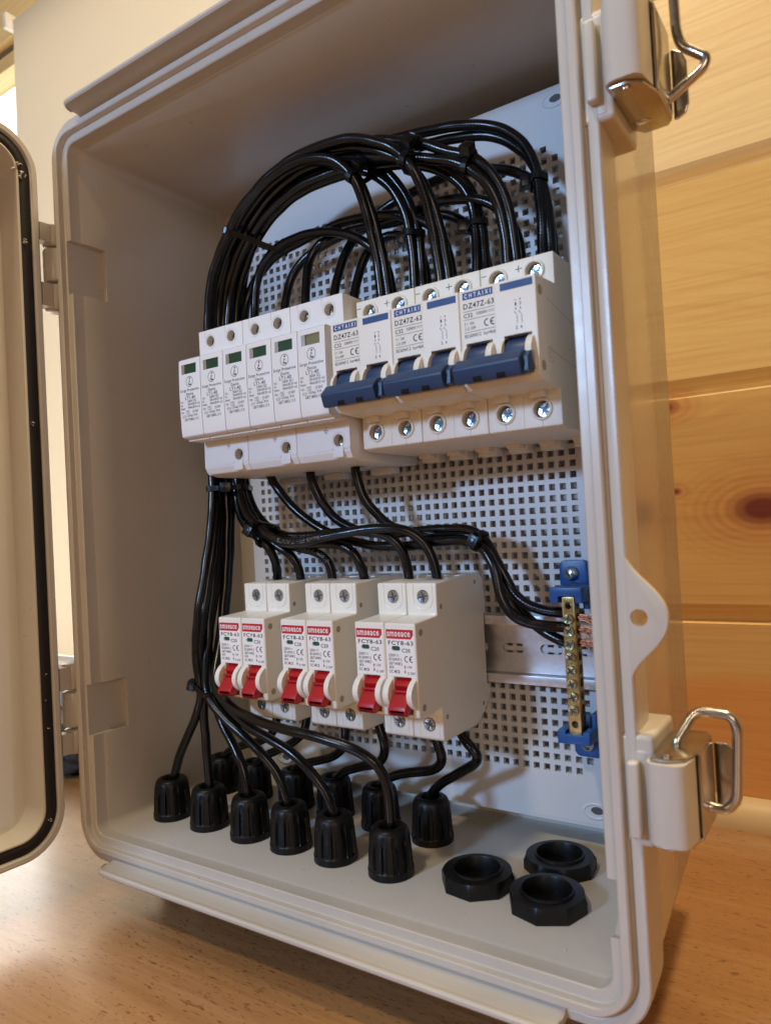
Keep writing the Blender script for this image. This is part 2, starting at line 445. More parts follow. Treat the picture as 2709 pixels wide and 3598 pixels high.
KN = [(340.0, 175, 9.6, 1), (286, 190, 2.2, 0.7), (283, 250, 4, 0.8), (430, 330, 11, 1), (520, 60, 9, 1), (395, 20, 5, .8), (250, 480, 8, 1)]
def wood_wall():
    m, nt, b = mat('pine_planking')
    v = coords(nt, (1000, 1000, 1000))
    sx = N(nt, 'ShaderNodeSeparateXYZ'); L(nt, v, sx.inputs[0]); X, Z = sx.outputs[0], sx.outputs[2]
    pl = mth(nt, 'FLOOR', mth(nt, 'DIVIDE', mth(nt, 'ADD', Z, 53.0), 153.8))
    cb = N(nt, 'ShaderNodeCombineXYZ'); L(nt, mth(nt, 'MULTIPLY', X, 0.004), cb.inputs[0]); L(nt, mth(nt, 'MULTIPLY', pl, 13.7), cb.inputs[1]); L(nt, mth(nt, 'MULTIPLY', Z, 0.018), cb.inputs[2])
    low = noise(nt, cb.outputs[0], 1.0, 2, 0.5)
    zz = mth(nt, 'MULTIPLY_ADD', low, 38.0, Z)
    core = None; halo = None
    for kx, kz, r, s_ in KN:
        dx = mth(nt, 'MULTIPLY', mth(nt, 'SUBTRACT', X, kx), 0.62); dz = mth(nt, 'SUBTRACT', Z, kz)
        d = mth(nt, 'SQRT', mth(nt, 'ADD', mth(nt, 'MULTIPLY', dx, dx), mth(nt, 'MULTIPLY', dz, dz)))
        fall = mth(nt, 'POWER', 2.718, mth(nt, 'MULTIPLY', d, -1.0 / (r * 2.6)))
        zz = mth(nt, 'MULTIPLY_ADD', fall, r * 9.0, zz)
        halo_ = mth(nt, 'MULTIPLY', mth(nt, 'SUBTRACT', 1.0, mth(nt, 'DIVIDE', d, r * 4.6), clamp=True), mth(nt, 'MULTIPLY_ADD', mth(nt, 'SINE', mth(nt, 'MULTIPLY', d, 1.5)), 0.28, 0.85))
        halo = halo_ if core is None else mth(nt, 'MAXIMUM', halo, halo_)
        c_ = mth(nt, 'MULTIPLY', mth(nt, 'SUBTRACT', 1.0, mth(nt, 'DIVIDE', d, r * 1.5), clamp=True), 1.6 * s_, clamp=True)
        core = c_ if core is None else mth(nt, 'MAXIMUM', core, c_)
    cb2 = N(nt, 'ShaderNodeCombineXYZ'); L(nt, mth(nt, 'MULTIPLY', X, 0.010), cb2.inputs[0]); L(nt, mth(nt, 'MULTIPLY', zz, 0.20), cb2.inputs[2]); L(nt, mth(nt, 'MULTIPLY', pl, 5.3), cb2.inputs[1])
    ringn = noise(nt, cb2.outputs[0], 1.0, 3, 0.55)
    ring = mth(nt, 'MULTIPLY_ADD', mth(nt, 'SINE', mth(nt, 'MULTIPLY', zz, 0.95)), 0.075, ringn)
    tone = mth(nt, 'FRACT', mth(nt, 'MULTIPLY', mth(nt, 'SINE', mth(nt, 'MULTIPLY', mth(nt, 'ADD', pl, 3.1), 7.77)), 91.7))
    pale = mixc(nt, tone, (0.76, 0.52, 0.21, 1), (0.78, 0.595, 0.28, 1))
    deep = (0.58, 0.26, 0.08, 1)
    c1 = mixc(nt, mth(nt, 'MULTIPLY', mth(nt, 'SUBTRACT', ring, 0.40, clamp=True), 1.25, clamp=True), pale, mixc(nt, 0.5, pale, deep))
    # heartwood: the lower planks are redder, with a wavy border
    hb = mth(nt, 'ADD', Z, mth(nt, 'MULTIPLY', low, 40.0))
    heart = mth(nt, 'MULTIPLY', mth(nt, 'SUBTRACT', 82.0, hb), 0.09, clamp=True)
    c2 = mixc(nt, mth(nt, 'MULTIPLY', heart, 0.75), c1, mixc(nt, ring, (0.88, 0.42, 0.15, 1), (0.68, 0.26, 0.08, 1)))
    mid = mth(nt, 'MULTIPLY', mth(nt, 'SUBTRACT', 330.0, hb), 0.004, clamp=True)
    c2 = mixc(nt, mth(nt, 'MULTIPLY', mid, 0.30), c2, (0.80, 0.44, 0.17, 1))
    c2 = mixc(nt, mth(nt, 'MULTIPLY', halo, 0.85, clamp=True), c2, (0.58, 0.22, 0.085, 1))
    c3 = mixc(nt, core, c2, (0.20, 0.045, 0.035, 1))
    fine = noise(nt, coords(nt, (7, 300, 420)), 1.0, 3, 0.55)
    c3 = mixc(nt, mth(nt, 'MULTIPLY', mth(nt, 'SUBTRACT', fine, 0.47, clamp=True), 1.1, clamp=True), c3, mixc(nt, 1.0, c3, (0.66, 0.46, 0.30, 1), 'MULTIPLY'))
    L(nt, c3, b.inputs['Base Color'])
    L(nt, mth(nt, 'MULTIPLY_ADD', ringn, 0.12, 0.30), b.inputs['Roughness'])
    b.inputs['Specular IOR Level'].default_value = 0.45
    bump(nt, b, ring, 0.10, 0.0006)
    return m
M['pine'] = wood_wall()
mb = MB()
edges = [-53, 101.0, 258.5, 408.2, 562, 716, 868, 1022, 1176, 1330]
for a, c in zip(edges[:-1], edges[1:]):
    for x0, x1 in ((78, 1900), (-1500, -860)) if a < 860 else ((-1500, 1900),):
        # plank with a V joint: chamfered upper and lower long edges
        mb.prism([(WY + 16, a), (WY + 5, a), (WY + 5, a + 1.2), (WY, a + 10), (WY, c - 3.5), (WY + 5, c - 1.2), (WY + 5, c), (WY + 16, c)], x0, x1, 'X')
wall = mb.build('wood_plank_wall', M['pine']); tag(wall, kind='structure')

mb = MB()
q = [(WY - 0.5, TZ)] + [(WY - 0.5 - 15.5 * math.cos(a), TZ + 17.5 * math.sin(a)) for a in [math.radians(k * 11.25) for k in range(9)]]
mb.prism(q, 78, 1900, 'X', smooth=True)
M['trim'] = plastic('trim_painted_pine', (0.66, 0.50, 0.30), 0.38, 0.5, 0.05)
o = mb.build('baseboard_trim', M['trim'], smooth_all=True); tag(o, 'pale quarter-round trim strip along the foot of the plank wall', 'baseboard')

# window behind the box: lit pane, white sill board, cream roller blind in front of it
m_, nt, b = mat('bright_window_pane')
b.inputs['Base Color'].default_value = (0.5, 0.5, 0.5, 1); b.inputs['Emission Color'].default_value = (1.0, 0.95, 0.86, 1)
_z = N(nt, 'ShaderNodeSeparateXYZ'); L(nt, coords(nt), _z.inputs[0])
L(nt, mth(nt, 'MULTIPLY_ADD', mth(nt, 'SUBTRACT', 0.62, _z.outputs[2], clamp=True), 5.0, 2.4), b.inputs['Emission Strength'])
M['pane'] = m_
wn = thing('window', 'bright daylit window glowing past the left edge of the blind', 'window', (-480, WY + 30, 30))
mb = MB(); mb.box(-376, 546, 12, 14, 4, 808); mb.build('pane', M['pane'], wn)
M['wframe'] = plastic('window_frame_white', (0.74, 0.70, 0.64), 0.4, 0.5, 0.02)
mb = MB(); mb.box(-380, 556, -14, 16, 810, 830); mb.box(-390, -376, -14, 16, 0, 809); mb.box(546, 556, -14, 16, 0, 809)
mb.build('frame', M['pine'], wn, bevel=1.5)
mb = MB(); mb.box(-390, 556, -62, 10, -9, 2); mb.build('sill', M['wframe'], wn, bevel=2)
mb = MB(); mb.box(-1340 + 480, 76 + 480, -16, -10, -66, -9.5); mb.build('apron_board', M['wframe'], wn)

m_, nt, b = mat('cream_blind_fabric')
v = coords(nt)
b.inputs['Base Color'].default_value = (0.66, 0.58, 0.45, 1); b.inputs['Roughness'].default_value = 0.9
tr = N(nt, 'ShaderNodeBsdfTranslucent'); tr.inputs[0].default_value = (0.85, 0.80, 0.70, 1)
ms = N(nt, 'ShaderNodeMixShader'); ms.inputs[0].default_value = 0.42
out = nt.nodes['Material Output']; L(nt, b.outputs[0], ms.inputs[1]); L(nt, tr.outputs[0], ms.inputs[2]); L(nt, ms.outputs[0], out.inputs['Surface'])
bump(nt, b, noise(nt, v, 900, 2), 0.2, 0.0004)
M['blind'] = m_
bl = thing('roller_blind', 'cream fabric roller blind hanging over the window behind the box', 'blind', (-480, WY - 12, 34))
mb = MB()
xl0, xl1 = -22, -17  # left hem leans a little
mb.add([(xl0 - 8, 0, 4), (540, 0, 4), (540, 0, 830), (xl1 + 2, 0, 830), (xl0 - 8, .8, 4), (540, .8, 4), (540, .8, 830), (xl1 + 2, .8, 830)],
       [(0, 1, 2, 3), (7, 6, 5, 4), (0, 4, 5, 1), (1, 5, 6, 2), (2, 6, 7, 3), (3, 7, 4, 0)])
mb.build('fabric', M['blind'], bl)
mb = MB(); mb.box(-28, 540, -3, 4, -4, 3.5); mb.build('bottom_bar', M['wframe'], bl, bevel=1.2)
mb = MB(); mb.cyl((-20, 8, 826), 4.5, 560, 'X', 24); mb.build('roller_tube', M['blind'], bl)
mb = MB(); mb.box(-30, -21, -6, 12, 822, 842); mb.build('bracket', M['wframe'], bl, bevel=2)

# dark crumpled cloth on the table behind the hinge
m_, nt, b = mat('dark_cloth'); v = coords(nt)
L(nt, mixc(nt, noise(nt, v, 120, 4), (0.006, 0.006, 0.006, 1), (0.06, 0.055, 0.05, 1)), b.inputs['Base Color']); b.inputs['Roughness'].default_value = 0.95
bump(nt, b, noise(nt, v, 250, 4), 1.0, 0.002)
bm = bmesh.new(); bmesh.ops.create_icosphere(bm, subdivisions=5, radius=1.0)
from mathutils import noise as mn
for vv in bm.verts:
    n_ = 1 + 0.30 * mn.noise(vv.co * 2.3) + 0.12 * mn.noise(vv.co * 7)
    p = vv.co * n_; vv.co = Vector((p.x * 58, p.y * 40, max(0, p.z * 26 + 14))) * MM
for f in bm.faces: f.smooth = True
me = bpy.data.meshes.new('dark_cloth'); bm.to_mesh(me); bm.free(); me.materials.append(m_)
o = bpy.data.objects.new('dark_cloth', me); COL.objects.link(o); o.location = Vector((-240, 158, TZ)) * MM
tag(o, 'dark crumpled cloth lying on the table behind the lower hinge', 'cloth')

# thin dark scratch on the worktop, part of the table
mb = MB()
pp = smooth_path([(304, 106.5, TZ + .05), (312, 108.2, TZ + .05), (318.7, 114.4, TZ + .05), (326.4, 122.6, TZ + .05), (329.3, 128.4, TZ + .05), (343.5, 137.4, TZ + .05)], 1.0)
vs = []; fs = []
for i, p in enumerate(pp):
    wd = 0.25 + 0.35 * abs(mn.noise(Vector((i * 0.5, 0, 0))))
    jz = 0.5 * mn.noise(Vector((i * 0.31, 3, 0)))
    vs += [(p.x, p.y - wd + jz, p.z), (p.x, p.y + wd + jz, p.z)]
for i in range(len(pp) - 1):
    if (i * 7) % 11 != 3: fs.append((2 * i, 2 * i + 2, 2 * i + 3, 2 * i + 1))
mb.add(vs, fs)
M['scratch'] = plastic('scratch_dark', (0.24, 0.13, 0.06), 0.7, 0.2, 0.0)
mb.build('scratch', M['scratch'], table)

# ================================================================== ENCLOSURE
W, H = 311.0, 421.7
def rr_loop(o, y, r, n=10, x0=0, x1=W, z0=0, z1=H):
    x0 -= o; x1 += o; z0 -= o; z1 += o; out = []
    for cx, cz, a0 in ((x1 - r, z1 - r, 0), (x0 + r, z1 - r, 90), (x0 + r, z0 + r, 180), (x1 - r, z0 + r, 270)):
        for k in range(n + 1):
            a = math.radians(a0 + 90 * k / n); out.append((cx + r * math.cos(a), y, cz + r * math.sin(a)))
    return out
def loft(mb, loops, cap0=True, cap1=True, mi=None):
    n = len(loops[0]); vs = [p for l in loops for p in l]; base = len(mb.v)
    fs = []
    for j in range(len(loops) - 1):
        for i in range(n):
            k = (i + 1) % n; fs.append((j * n + i, j * n + k, (j + 1) * n + k, (j + 1) * n + i))
    mb.add(vs, fs, 0, True)
    if cap0: mb.add(vs, [tuple(range(n))[::-1]])
    if cap1: mb.add(vs, [tuple(range((len(loops) - 1) * n, len(loops) * n))])
box = thing('electrical_enclosure', 'open light grey plastic junction box standing on the wooden worktop', 'electrical box', (155, 70, TZ))
EO = Vector((155, 70, TZ))
def shift(mb, d): mb.v = [(p[0] - d[0], p[1] - d[1], p[2] - d[2]) for p in mb.v]; return mb
mb = MB()
prof = [(-1.6, 135, 5), (-1.3, 60, 5), (-1.0, 13.5, 6), (-0.2, 12, 7), (0, 11, 7), (0, 4.6, 7), (0.5, 4, 7.5), (4.4, 4, 11), (4.8, 3.6, 11.5), (4.8, 0.5, 12), (5.3, 0, 13), (8.0, 0, 17.5), (8.6, 0.6, 18),
        (8.6, 4.2, 18), (9.6, 4.6, 18.5), (10.2, 3.4, 19), (10.8, 3, 19), (13.8, 3, 21), (14.3, 3.6, 21), (14.3, 9, 21), (13.6, 24, 21), (11.4, 25.5, 20), (4.8, 134, 18), (3.5, 138, 16), (1.5, 139, 14)]
loft(mb, [rr_loop(a, y, r) for a, y, r in prof])
for k_ in range(21 * 44, 24 * 44): mb.mi[k_] = 1
shift(mb, EO)
body = mb.build('body', [M['shell'], M['shell_gloss_bounce']], box, smooth_all=True)
# pockets behind the hinges (left wall), clip notch in the right rim
cut = []
c = MB(); c.box(-3.5, 5, -1, 28, 330, 363); cut.append(c)
c = MB(); c.box(-3.5, 5, -1, 29, 59, 90); cut.append(c)
c = MB(); c.prism([(2, 22), (12, 17.5), (22, 22), (22, 42.5), (2, 42.5)], 308, 316.4, 'X'); cut.append(c)
for c in cut: shift(c, EO)
boolean(body, cut)
# mounting ear with a screw hole on the right flange
def ear_poly(zc, side=1):
    pts = []
    for k in range(25):
        t = k / 24; z = -23 + 46 * t
        u = abs(z) / 23
        x = 14.0 + 13.6 * (0.5 + 0.5 * math.cos(math.pi * min(1, u ** 1.15)))
        pts.append((zc + z, (W if side > 0 else 0) + side * x))
    pts += [(zc + 23, (W if side > 0 else 0) + side * 12), (zc - 23, (W if side > 0 else 0) + side * 12)]
    return pts
for zc in (139.0,):
    mb = MB(); mb.prism(ear_poly(zc), 3.05, 6.2, 'Y'); shift(mb, EO)
    ear = mb.build('mounting_ear', M['shell'], box, bevel=0.5)
    c = MB(); c.cyl((328.7, -2, zc), 3.1, 14, 'Y', 28); shift(c, EO); boolean(ear, [c])
# drip flanges above and below the opening
for nm, z0, s_ in (('drip_flange', -10.9, -1), ('drip_flange', H + 10.9, 1)):
    mb = MB()
    poly = [(3.4, z0 + s_ * 3.2), (-8.8, z0 + s_ * 3.6), (-10.3, z0 + s_ * 3.2), (-11.1, z0 + s_ * 2.2), (-11.1, z0 + s_ * 0.9), (-10.3, z0 + s_ * .1), (-9.3, z0 + s_ * 0), (-8.6, z0 + s_ * .8), (-4.0, z0 + s_ * .7), (-1.2, z0 + s_ * .4), (0.8, z0 - s_ * .4), (2.1, z0 - s_ * 1.3), (3.4, z0 - s_ * 2.0)]
    x0 = 18; x1 = 293
    secs = []
    for x, lim in ((x0, -4.0), (x0 + .35, -6.2), (x0 + 1.2, -8.2), (x0 + 2.6, -9.8), (x0 + 4.6, -10.8), (x0 + 7, -11.1)): secs.append((x, lim))
    secs += [(x0 + x1 - x, lim) for x, lim in secs[::-1]]
    npl = len(poly); vs = []
    for x, lim in secs:
        k_ = (lim - 3.4) / (-11.1 - 3.4)
        vs += [(x, 3.4 + (q_[0] - 3.4) * k_, q_[1]) for q_ in poly]
    fs = [(j * npl + i, j * npl + (i + 1) % npl, (j + 1) * npl + (i + 1) % npl, (j + 1) * npl + i) for j in range(len(secs) - 1) for i in range(npl)]
    fs += [tuple(range(npl))[::-1], tuple(range((len(secs) - 1) * npl, len(secs) * npl))]
    if s_ < 0: fs = [f_[::-1] for f_ in fs]
    mb.add(vs, fs)
    # concave ends that grow out of the frame corner
    for xe, d in ((x0, 1), (x1, -1)):
        mb.prism([(z0 - s_ * 2.2, xe - 4 * d), (z0 + s_ * 0.6, xe + 1 * d), (z0 + s_ * 2.6, xe + 1.5 * d), (z0 + s_ * 2.6, xe + 12 * d), (z0 - s_ * 2.2, xe + 12 * d)], 3.1, 6, 'Y')
    shift(mb, EO); _o = mb.build(nm, M['shell'], box, smooth_all=True)
# bosses on the outer right wall under the latches
for z0, z1 in ((58, 97), (320, 361)):
    mb = MB(); mb.box(316, 331, 3.2, 35, z0, z1); shift(mb, EO); mb.build('latch_boss', M['shell'], box, bevel=2.0, seg=3)

# ------------------------------------------------------------------ door (open at a right angle)
DA = math.radians(3.0)
dl = bpy.data.objects.new('door', None); COL.objects.link(dl); dl.parent = box
dl.location = (Vector((-11.0, -8.5, 0)) - EO) * MM; dl.rotation_euler = (0, 0, 0)
# door plane: s along -Y, X is depth (negative = outer face)
def door_loop(i, x, r, n=10, S=322, z0=-5.5, z1=427):
    r = max(r, 1); out = []
    s0, s1, a, c_ = i, S - i, z0 + i, z1 - i
    for cs, cz, a0 in ((s1 - r, c_ - r, 0), (s0 + r, c_ - r, 90), (s0 + r, a + r, 180), (s1 - r, a + r, 270)):
        for k in range(n + 1):
            t = math.radians(a0 + 90 * k / n); s_ = cs + r * math.cos(t); z = cz + r * math.sin(t)
            px = x; py = -s_
            out.append((px * math.cos(DA) + py * math.sin(DA), -px * math.sin(DA) + py * math.cos(DA), z))
    return out
mb = MB()
dp = [(16, -18.5, 14), (15, -18, 14), (13.0, -3, 15), (12.8, -1.2, 15), (12.2, -0.8, 15.5), (11.4, -1.1, 16), (11.2, -2.6, 16), (4.6, -2.6, 22), (4.4, -1.0, 22), (3.9, -0.9, 22), (3.5, -.2, 23), (1.2, 0, 24), (0.2, -0.8, 25), (0, -2, 25), (0, -17, 25), (1.5, -20.5, 24), (4, -21.5, 22)]
loft(mb, [door_loop(i, x, r) for i, x, r in dp])
dpan = mb.build('door_shell', M['shell'], None, smooth_all=True)
# make the shell itself the door: drop the empty, keep one mesh
bpy.data.objects.remove(dl)
dpan.name = 'door'; dpan.data.name = 'door'; dpan.parent = box; dpan.location = (Vector((-11.0, -8.5, 0)) - EO) * MM
mb = MB(); gl = [(4.7, -2.55, 22), (4.9, -1.55, 22), (10.8, -1.45, 16.4), (11.1, -2.55, 16)]
loft(mb, [door_loop(i, x, r) for i, x, r in gl], False, False)
mb.build('gasket', M['gasket'], dpan)
# plastic swarf sticking to the gasket and the door face
def swarf(mb, c, r, n=5, flat=None):
    for k in range(n):
        p = Vector(c) + Vector([random.uniform(-r, r) for _ in range(3)]) * .6
        q = Quaternion(Vector((random.random(), random.random(), random.random() + .1)).normalized(), random.uniform(0, 6))
        a = r * random.uniform(.3, .7)
        vs = [p + q @ Vector(t) * a for t in ((-1, -.35, 0), (1, -.25, .2), (.8, .4, -.1), (-.7, .3, .25), (0, 0, .5))]
        mb.add([tuple(x) for x in vs], [(0, 1, 4), (1, 2, 4), (2, 3, 4), (3, 0, 4), (3, 2, 1, 0)])
def on_door(s_, z, x):
    return (x * math.cos(DA) - s_ * math.sin(DA) - 11.0, -x * math.sin(DA) - s_ * math.cos(DA) - 8.5, z)
for (s_, z, x, r, n_) in ((9, 399, -1, 2.0, 7), (12, 404, -1, 2.2, 9), (9.2, 359, -1, 1.3, 8), (9.5, 249, -1, 1.3, 6), (8, 100, -1, .7, 4), (9, 84, -1, .6, 4), (8, 68, -1, .7, 3), (9.5, 14, -1, .9, 5), (23, 365, -18, 1.1, 4), (24, 352, -18, 1.0, 3), (24, 40, -18, .7, 3)):
    mb = MB(); swarf(mb, (0, 0, 0), r * 1.45, n_)
    o = mb.build('plastic_shaving', M['flake']); o.location = Vector(on_door(s_, z, x)) * MM
    tag(o, 'pale plastic shaving stuck to the inside of the open door', 'shaving', 'plastic shavings on the open door')

# ------------------------------------------------------------------ hinges
for zs in ((376, 361.4, 338.8, 321), (103, 86, 63, 47)):
    h = bpy.data.objects.new('hinge', None); COL.objects.link(h); h.parent = box; h.location = (Vector((-17, 4, zs[3])) - EO) * MM
    for k, (a, b_) in enumerate(zip(zs[:-1], zs[1:])):
        mb = MB(); z1 = a - zs[3] - .5; z0 = b_ - zs[3] + .5; r = 6.8
        mb.lathe((0, 0, 0), [(0.1, z0), (r - 1.6, z0), (r - .5, z0 + .6), (r, z0 + 1.8), (r, z1 - 1.8), (r - .5, z1 - .6), (r - 1.6, z1), (0.1, z1)], 'Z', 24)
        if k == 1: mb.box(0, 9.5, -3, 5, z0 + 1.2, z1 - 1.2)
        else: mb.box(-2, 5, -12, 0, z0 + 1.2, z1 - 1.2)
        mb.build('knuckle', M['shell'], h, smooth_all=True)

# ------------------------------------------------------------------ latches
def latch(zb, zt, up):
    """zb..zt: span of the roller; up: the bail swings towards +Z (lower latch) or -Z/outwards (upper latch)"""
    root = bpy.data.objects.new('latch', None); COL.objects.link(root); root.parent = box; root.location = (Vector((330, 5, zb)) - EO) * MM
    O = Vector((330, 5, zb))
    def P(mb): return shift(mb, O)
    mb = MB(); mb.box(324.2, 329.0, 2.95, 6.4, zb - 5, zt + 1); P(mb).build('flange_tab', M['shell'], root, bevel=1.2, seg=3)
    mb = MB(); mb.box(322.3, 326.2, -1.6, 3.0, zb - 1, zt - 2.5); P(mb).build('catch_rib', M['shell'], root, bevel=1.1, seg=3)
    mb = MB()
    pl = []
    for cx, cy, a0 in ((340.2, 5.5, 0), (334.5, 5.5, 90), (334.0, -2.8, 180), (339.0, -2.8, 270)):
        for k in range(7):
            a = math.radians(a0 + 90 * k / 6); pl.append((cx + 4.0 * math.cos(a), cy + 4.0 * math.sin(a)))
    mb.prism(pl, zb + .3, zt - .4, 'Z', smooth=True); P(mb).build('roller', M['shell'], root, smooth_all=True)
    mb = MB()
    tp = [(331.4, -4.6), (331.0, 29.8), (334.3, 34.5), (343, 34.4), (345.4, 30), (345.2, 9.2), (342.2, -1.2), (337, -4.8)]
    mb.prism(tp, zt, zt + 1.1, 'Z'); mb.prism(tp, zb - 1.1, zb, 'Z')
    mb.prism([(344.4, 8.0), (345.5, 8.0), (345.7, 30), (344.6, 30)], zb, zt, 'Z')
    mb.prism([(333.6, 35.0), (332.8, 34.2), (343.4, 33.6), (344.4, 34.2)], zb, zt, 'Z')
    mb.cyl((336.5, -1.5, zt + 1.0), 2.1, 1.3, 'Z', 16); mb.cyl((336.5, -1.5, zb - 2.3), 2.1, 1.3, 'Z', 16)
    P(mb).build('cover_plate', M['chrome'], root, bevel=0.35)
    mb = MB(); xa, xb, za, zc = 344.9, (354.0 if up else 350.6), zb + 1, zt - 3
    mb.prism([(za, xa), (za, xb - 4), (za + 1.5, xb - 1.2), (za + 5, xb), (zc - 6, xb), (zc - 2, xb - 1.5), (zc, xb - 4.5), (zc, xa)], 35.4, 36.6, 'Y')
    P(mb).build('catch_plate', M['chrome'], root, bevel=0.6, seg=3)
    if up: pts = [(336.6, 13, zt - 1), (336.6, 13, zt + 2.5), (342.4, 20, zt + 12.6), (354.2, 20.4, zt + 11.6), (356.0, 20.6, zt + 7), (354.4, 20.6, zt - 18), (351.0, 20.4, zb + 6), (345.6, 20, zb + 6.8), (343, 19, zb + 7.2)]
    else: pts = [(331.0, 25, zb + 14), (333.2, 25.5, zb + 14.8), (336.0, 25.6, zb + 9), (333.8, 25.4, zb + 5), (332.0, 25.2, zb + 1.6), (333.2, 25.4, zb - .6), (337.2, 26, zb - .2), (357.8, 26.4, zb + 11.8), (359.0, 26.4, zb + 15.2), (350.6, 26, zb + 22.6), (349.2, 26, zb + 29), (349.0, 26, zb + 45), (338, 24, zb + 45)]
    pa = fillet(pts, 4.2 if up else 3.2)
    mb = MB(); mb.tube(pa, 1.85, 14); P(mb).build('wire_bail', M['chrome'], root, smooth_all=True)
latch(62.2, 90.8, True)
latch(326.8, 358.0, False)

# ================================================================== MOUNTING PLATE
PY = 114.0
plate = thing('mounting_plate', 'pale perforated plastic mounting plate with rows of small square holes inside the box', 'mounting plate', (163, PY, 14))
PO = Vector((163, PY, 14))
nx, nz, px_, pz_, hs = 38, 56, 6.02, 6.078, 3.5
hx = [46.8 + px_ * i for i in range(nx)]; hz = [40.9 + pz_ * j for j in range(nz)]
xs = [36.5]; zs = [14.0]
for x in hx: xs += [x - hs / 2, x + hs / 2]
for z in hz: zs += [z - hs / 2, z + hs / 2]
xs.append(289.5); zs.append(406.0)
def is_hole(i, j):
    if i % 2 == 0 or j % 2 == 0: return False
    a = i // 2; b_ = j // 2
    if not (a < nx and b_ < nz): return False
    if (a in (0, nx - 1)) and (b_ in (0, nz - 1)): return False
    return True
mb = MB(); nX = len(xs); idx = {}
vs = []
def vid(i, j, k):
    key = (i, j, k)
    if key not in idx: idx[key] = len(vs); vs.append((xs[i], PY + (2.6 if k else 0), zs[j]))
    return idx[key]
fs = []
for i in range(len(xs) - 1):
    for j in range(len(zs) - 1):
        if is_hole(i, j):
            c_ = [(i, j), (i + 1, j), (i + 1, j + 1), (i, j + 1)]
            for q in range(4):
                a, b_ = c_[q], c_[(q + 1) % 4]
                fs.append((vid(*a, 0), vid(*b_, 0), vid(*b_, 1), vid(*a, 1)))
        else: fs.append((vid(i, j, 0), vid(i + 1, j, 0), vid(i + 1, j + 1, 0), vid(i, j + 1, 0)))
mb.add(vs, fs)
# folded edges
for a, b_, c_, d_ in ((34.8, 36.5, 14, 406), (289.5, 291.2, 14, 406)): mb.box(a, b_, PY + .3, PY + 12, c_, d_)
mb.box(34.8, 291.2, PY + .3, PY + 12, 12.4, 14); mb.box(34.8, 291.2, PY + .3, PY + 12, 406, 407.6)
shift(mb, PO); mb.build('perforated_sheet', M['plate'], plate)
for x, z in ((271, 21), (271, 400), (55, 21), (55, 400)):
    mb = MB()
    def oval(rx, rz, y, n=28): return [(x + rx * math.cos(2 * math.pi * k / n) * (1 + .25 * abs(math.cos(2 * math.pi * k / n))), y, z + rz * math.sin(2 * math.pi * k / n)) for k in range(n)]
    loft(mb, [oval(5.6, 4.4, PY - .05), oval(5.4, 4.2, PY - .5), oval(4.6, 3.5, PY - .45), oval(4.4, 3.3, PY - .1)], False, False)
    shift(mb, PO); mb.build('slot_collar', M['plate'], plate)
    mb = MB(); loft(mb, [oval(4.4, 3.3, PY - .1), oval(4.2, 3.1, PY - .12)], False, True); shift(mb, PO); so_ = mb.build('slot_opening', M['plate'], plate)
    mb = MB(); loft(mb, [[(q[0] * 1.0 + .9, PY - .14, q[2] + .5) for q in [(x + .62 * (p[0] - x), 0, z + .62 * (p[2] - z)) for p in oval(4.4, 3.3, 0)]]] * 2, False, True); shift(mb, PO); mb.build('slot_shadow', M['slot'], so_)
# inside back and sides seen through the holes belong to the body

# ================================================================== DIN RAILS
def rail(zc, x0, x1, label):
    r = thing('din_rail', label, 'rail', ((x0 + x1) / 2, PY, zc), None)
    O = Vector(((x0 + x1) / 2, PY, zc))
    poly = [(106, zc + 18.6), (106, zc + 13.6), (112.4, zc + 13.6), (112.4, zc - 13.6), (106, zc - 13.6), (106, zc - 18.6), (107, zc - 18.6), (107, zc - 14.6), (113.6, zc - 14.6), (113.6, zc + 14.6), (107, zc + 14.6), (107, zc + 18.6)]
    mb = MB(); mb.prism(poly, x0, x1, 'X'); shift(mb, O); o = mb.build('rail_profile', M['rail'], r, bevel=0.3)
    cs = []; x = x0 + 8
    while x < x1 - 14:
        c = MB(); pl = []
        for cx, a0 in ((x + 2.6, 90), (x + 10.4, -90)):
            for k in range(9):
                a = math.radians(a0 + 180 * k / 8); pl.append((zc + 2.6 * math.sin(a), cx + 2.6 * math.cos(a)))
        c.prism(pl, 110, 116, 'Y'); shift(c, O); cs.append(c); x += 22.0
    big = MB()
    for c in cs: big.add(c.v, c.f)
    boolean(o, [big])
    return r
rail(105.2, 40, 285, 'slotted metal mounting rail behind the six red-switch breakers')
rail(256.5, 40, 289, 'metal mounting rail hidden behind the upper row of breakers')
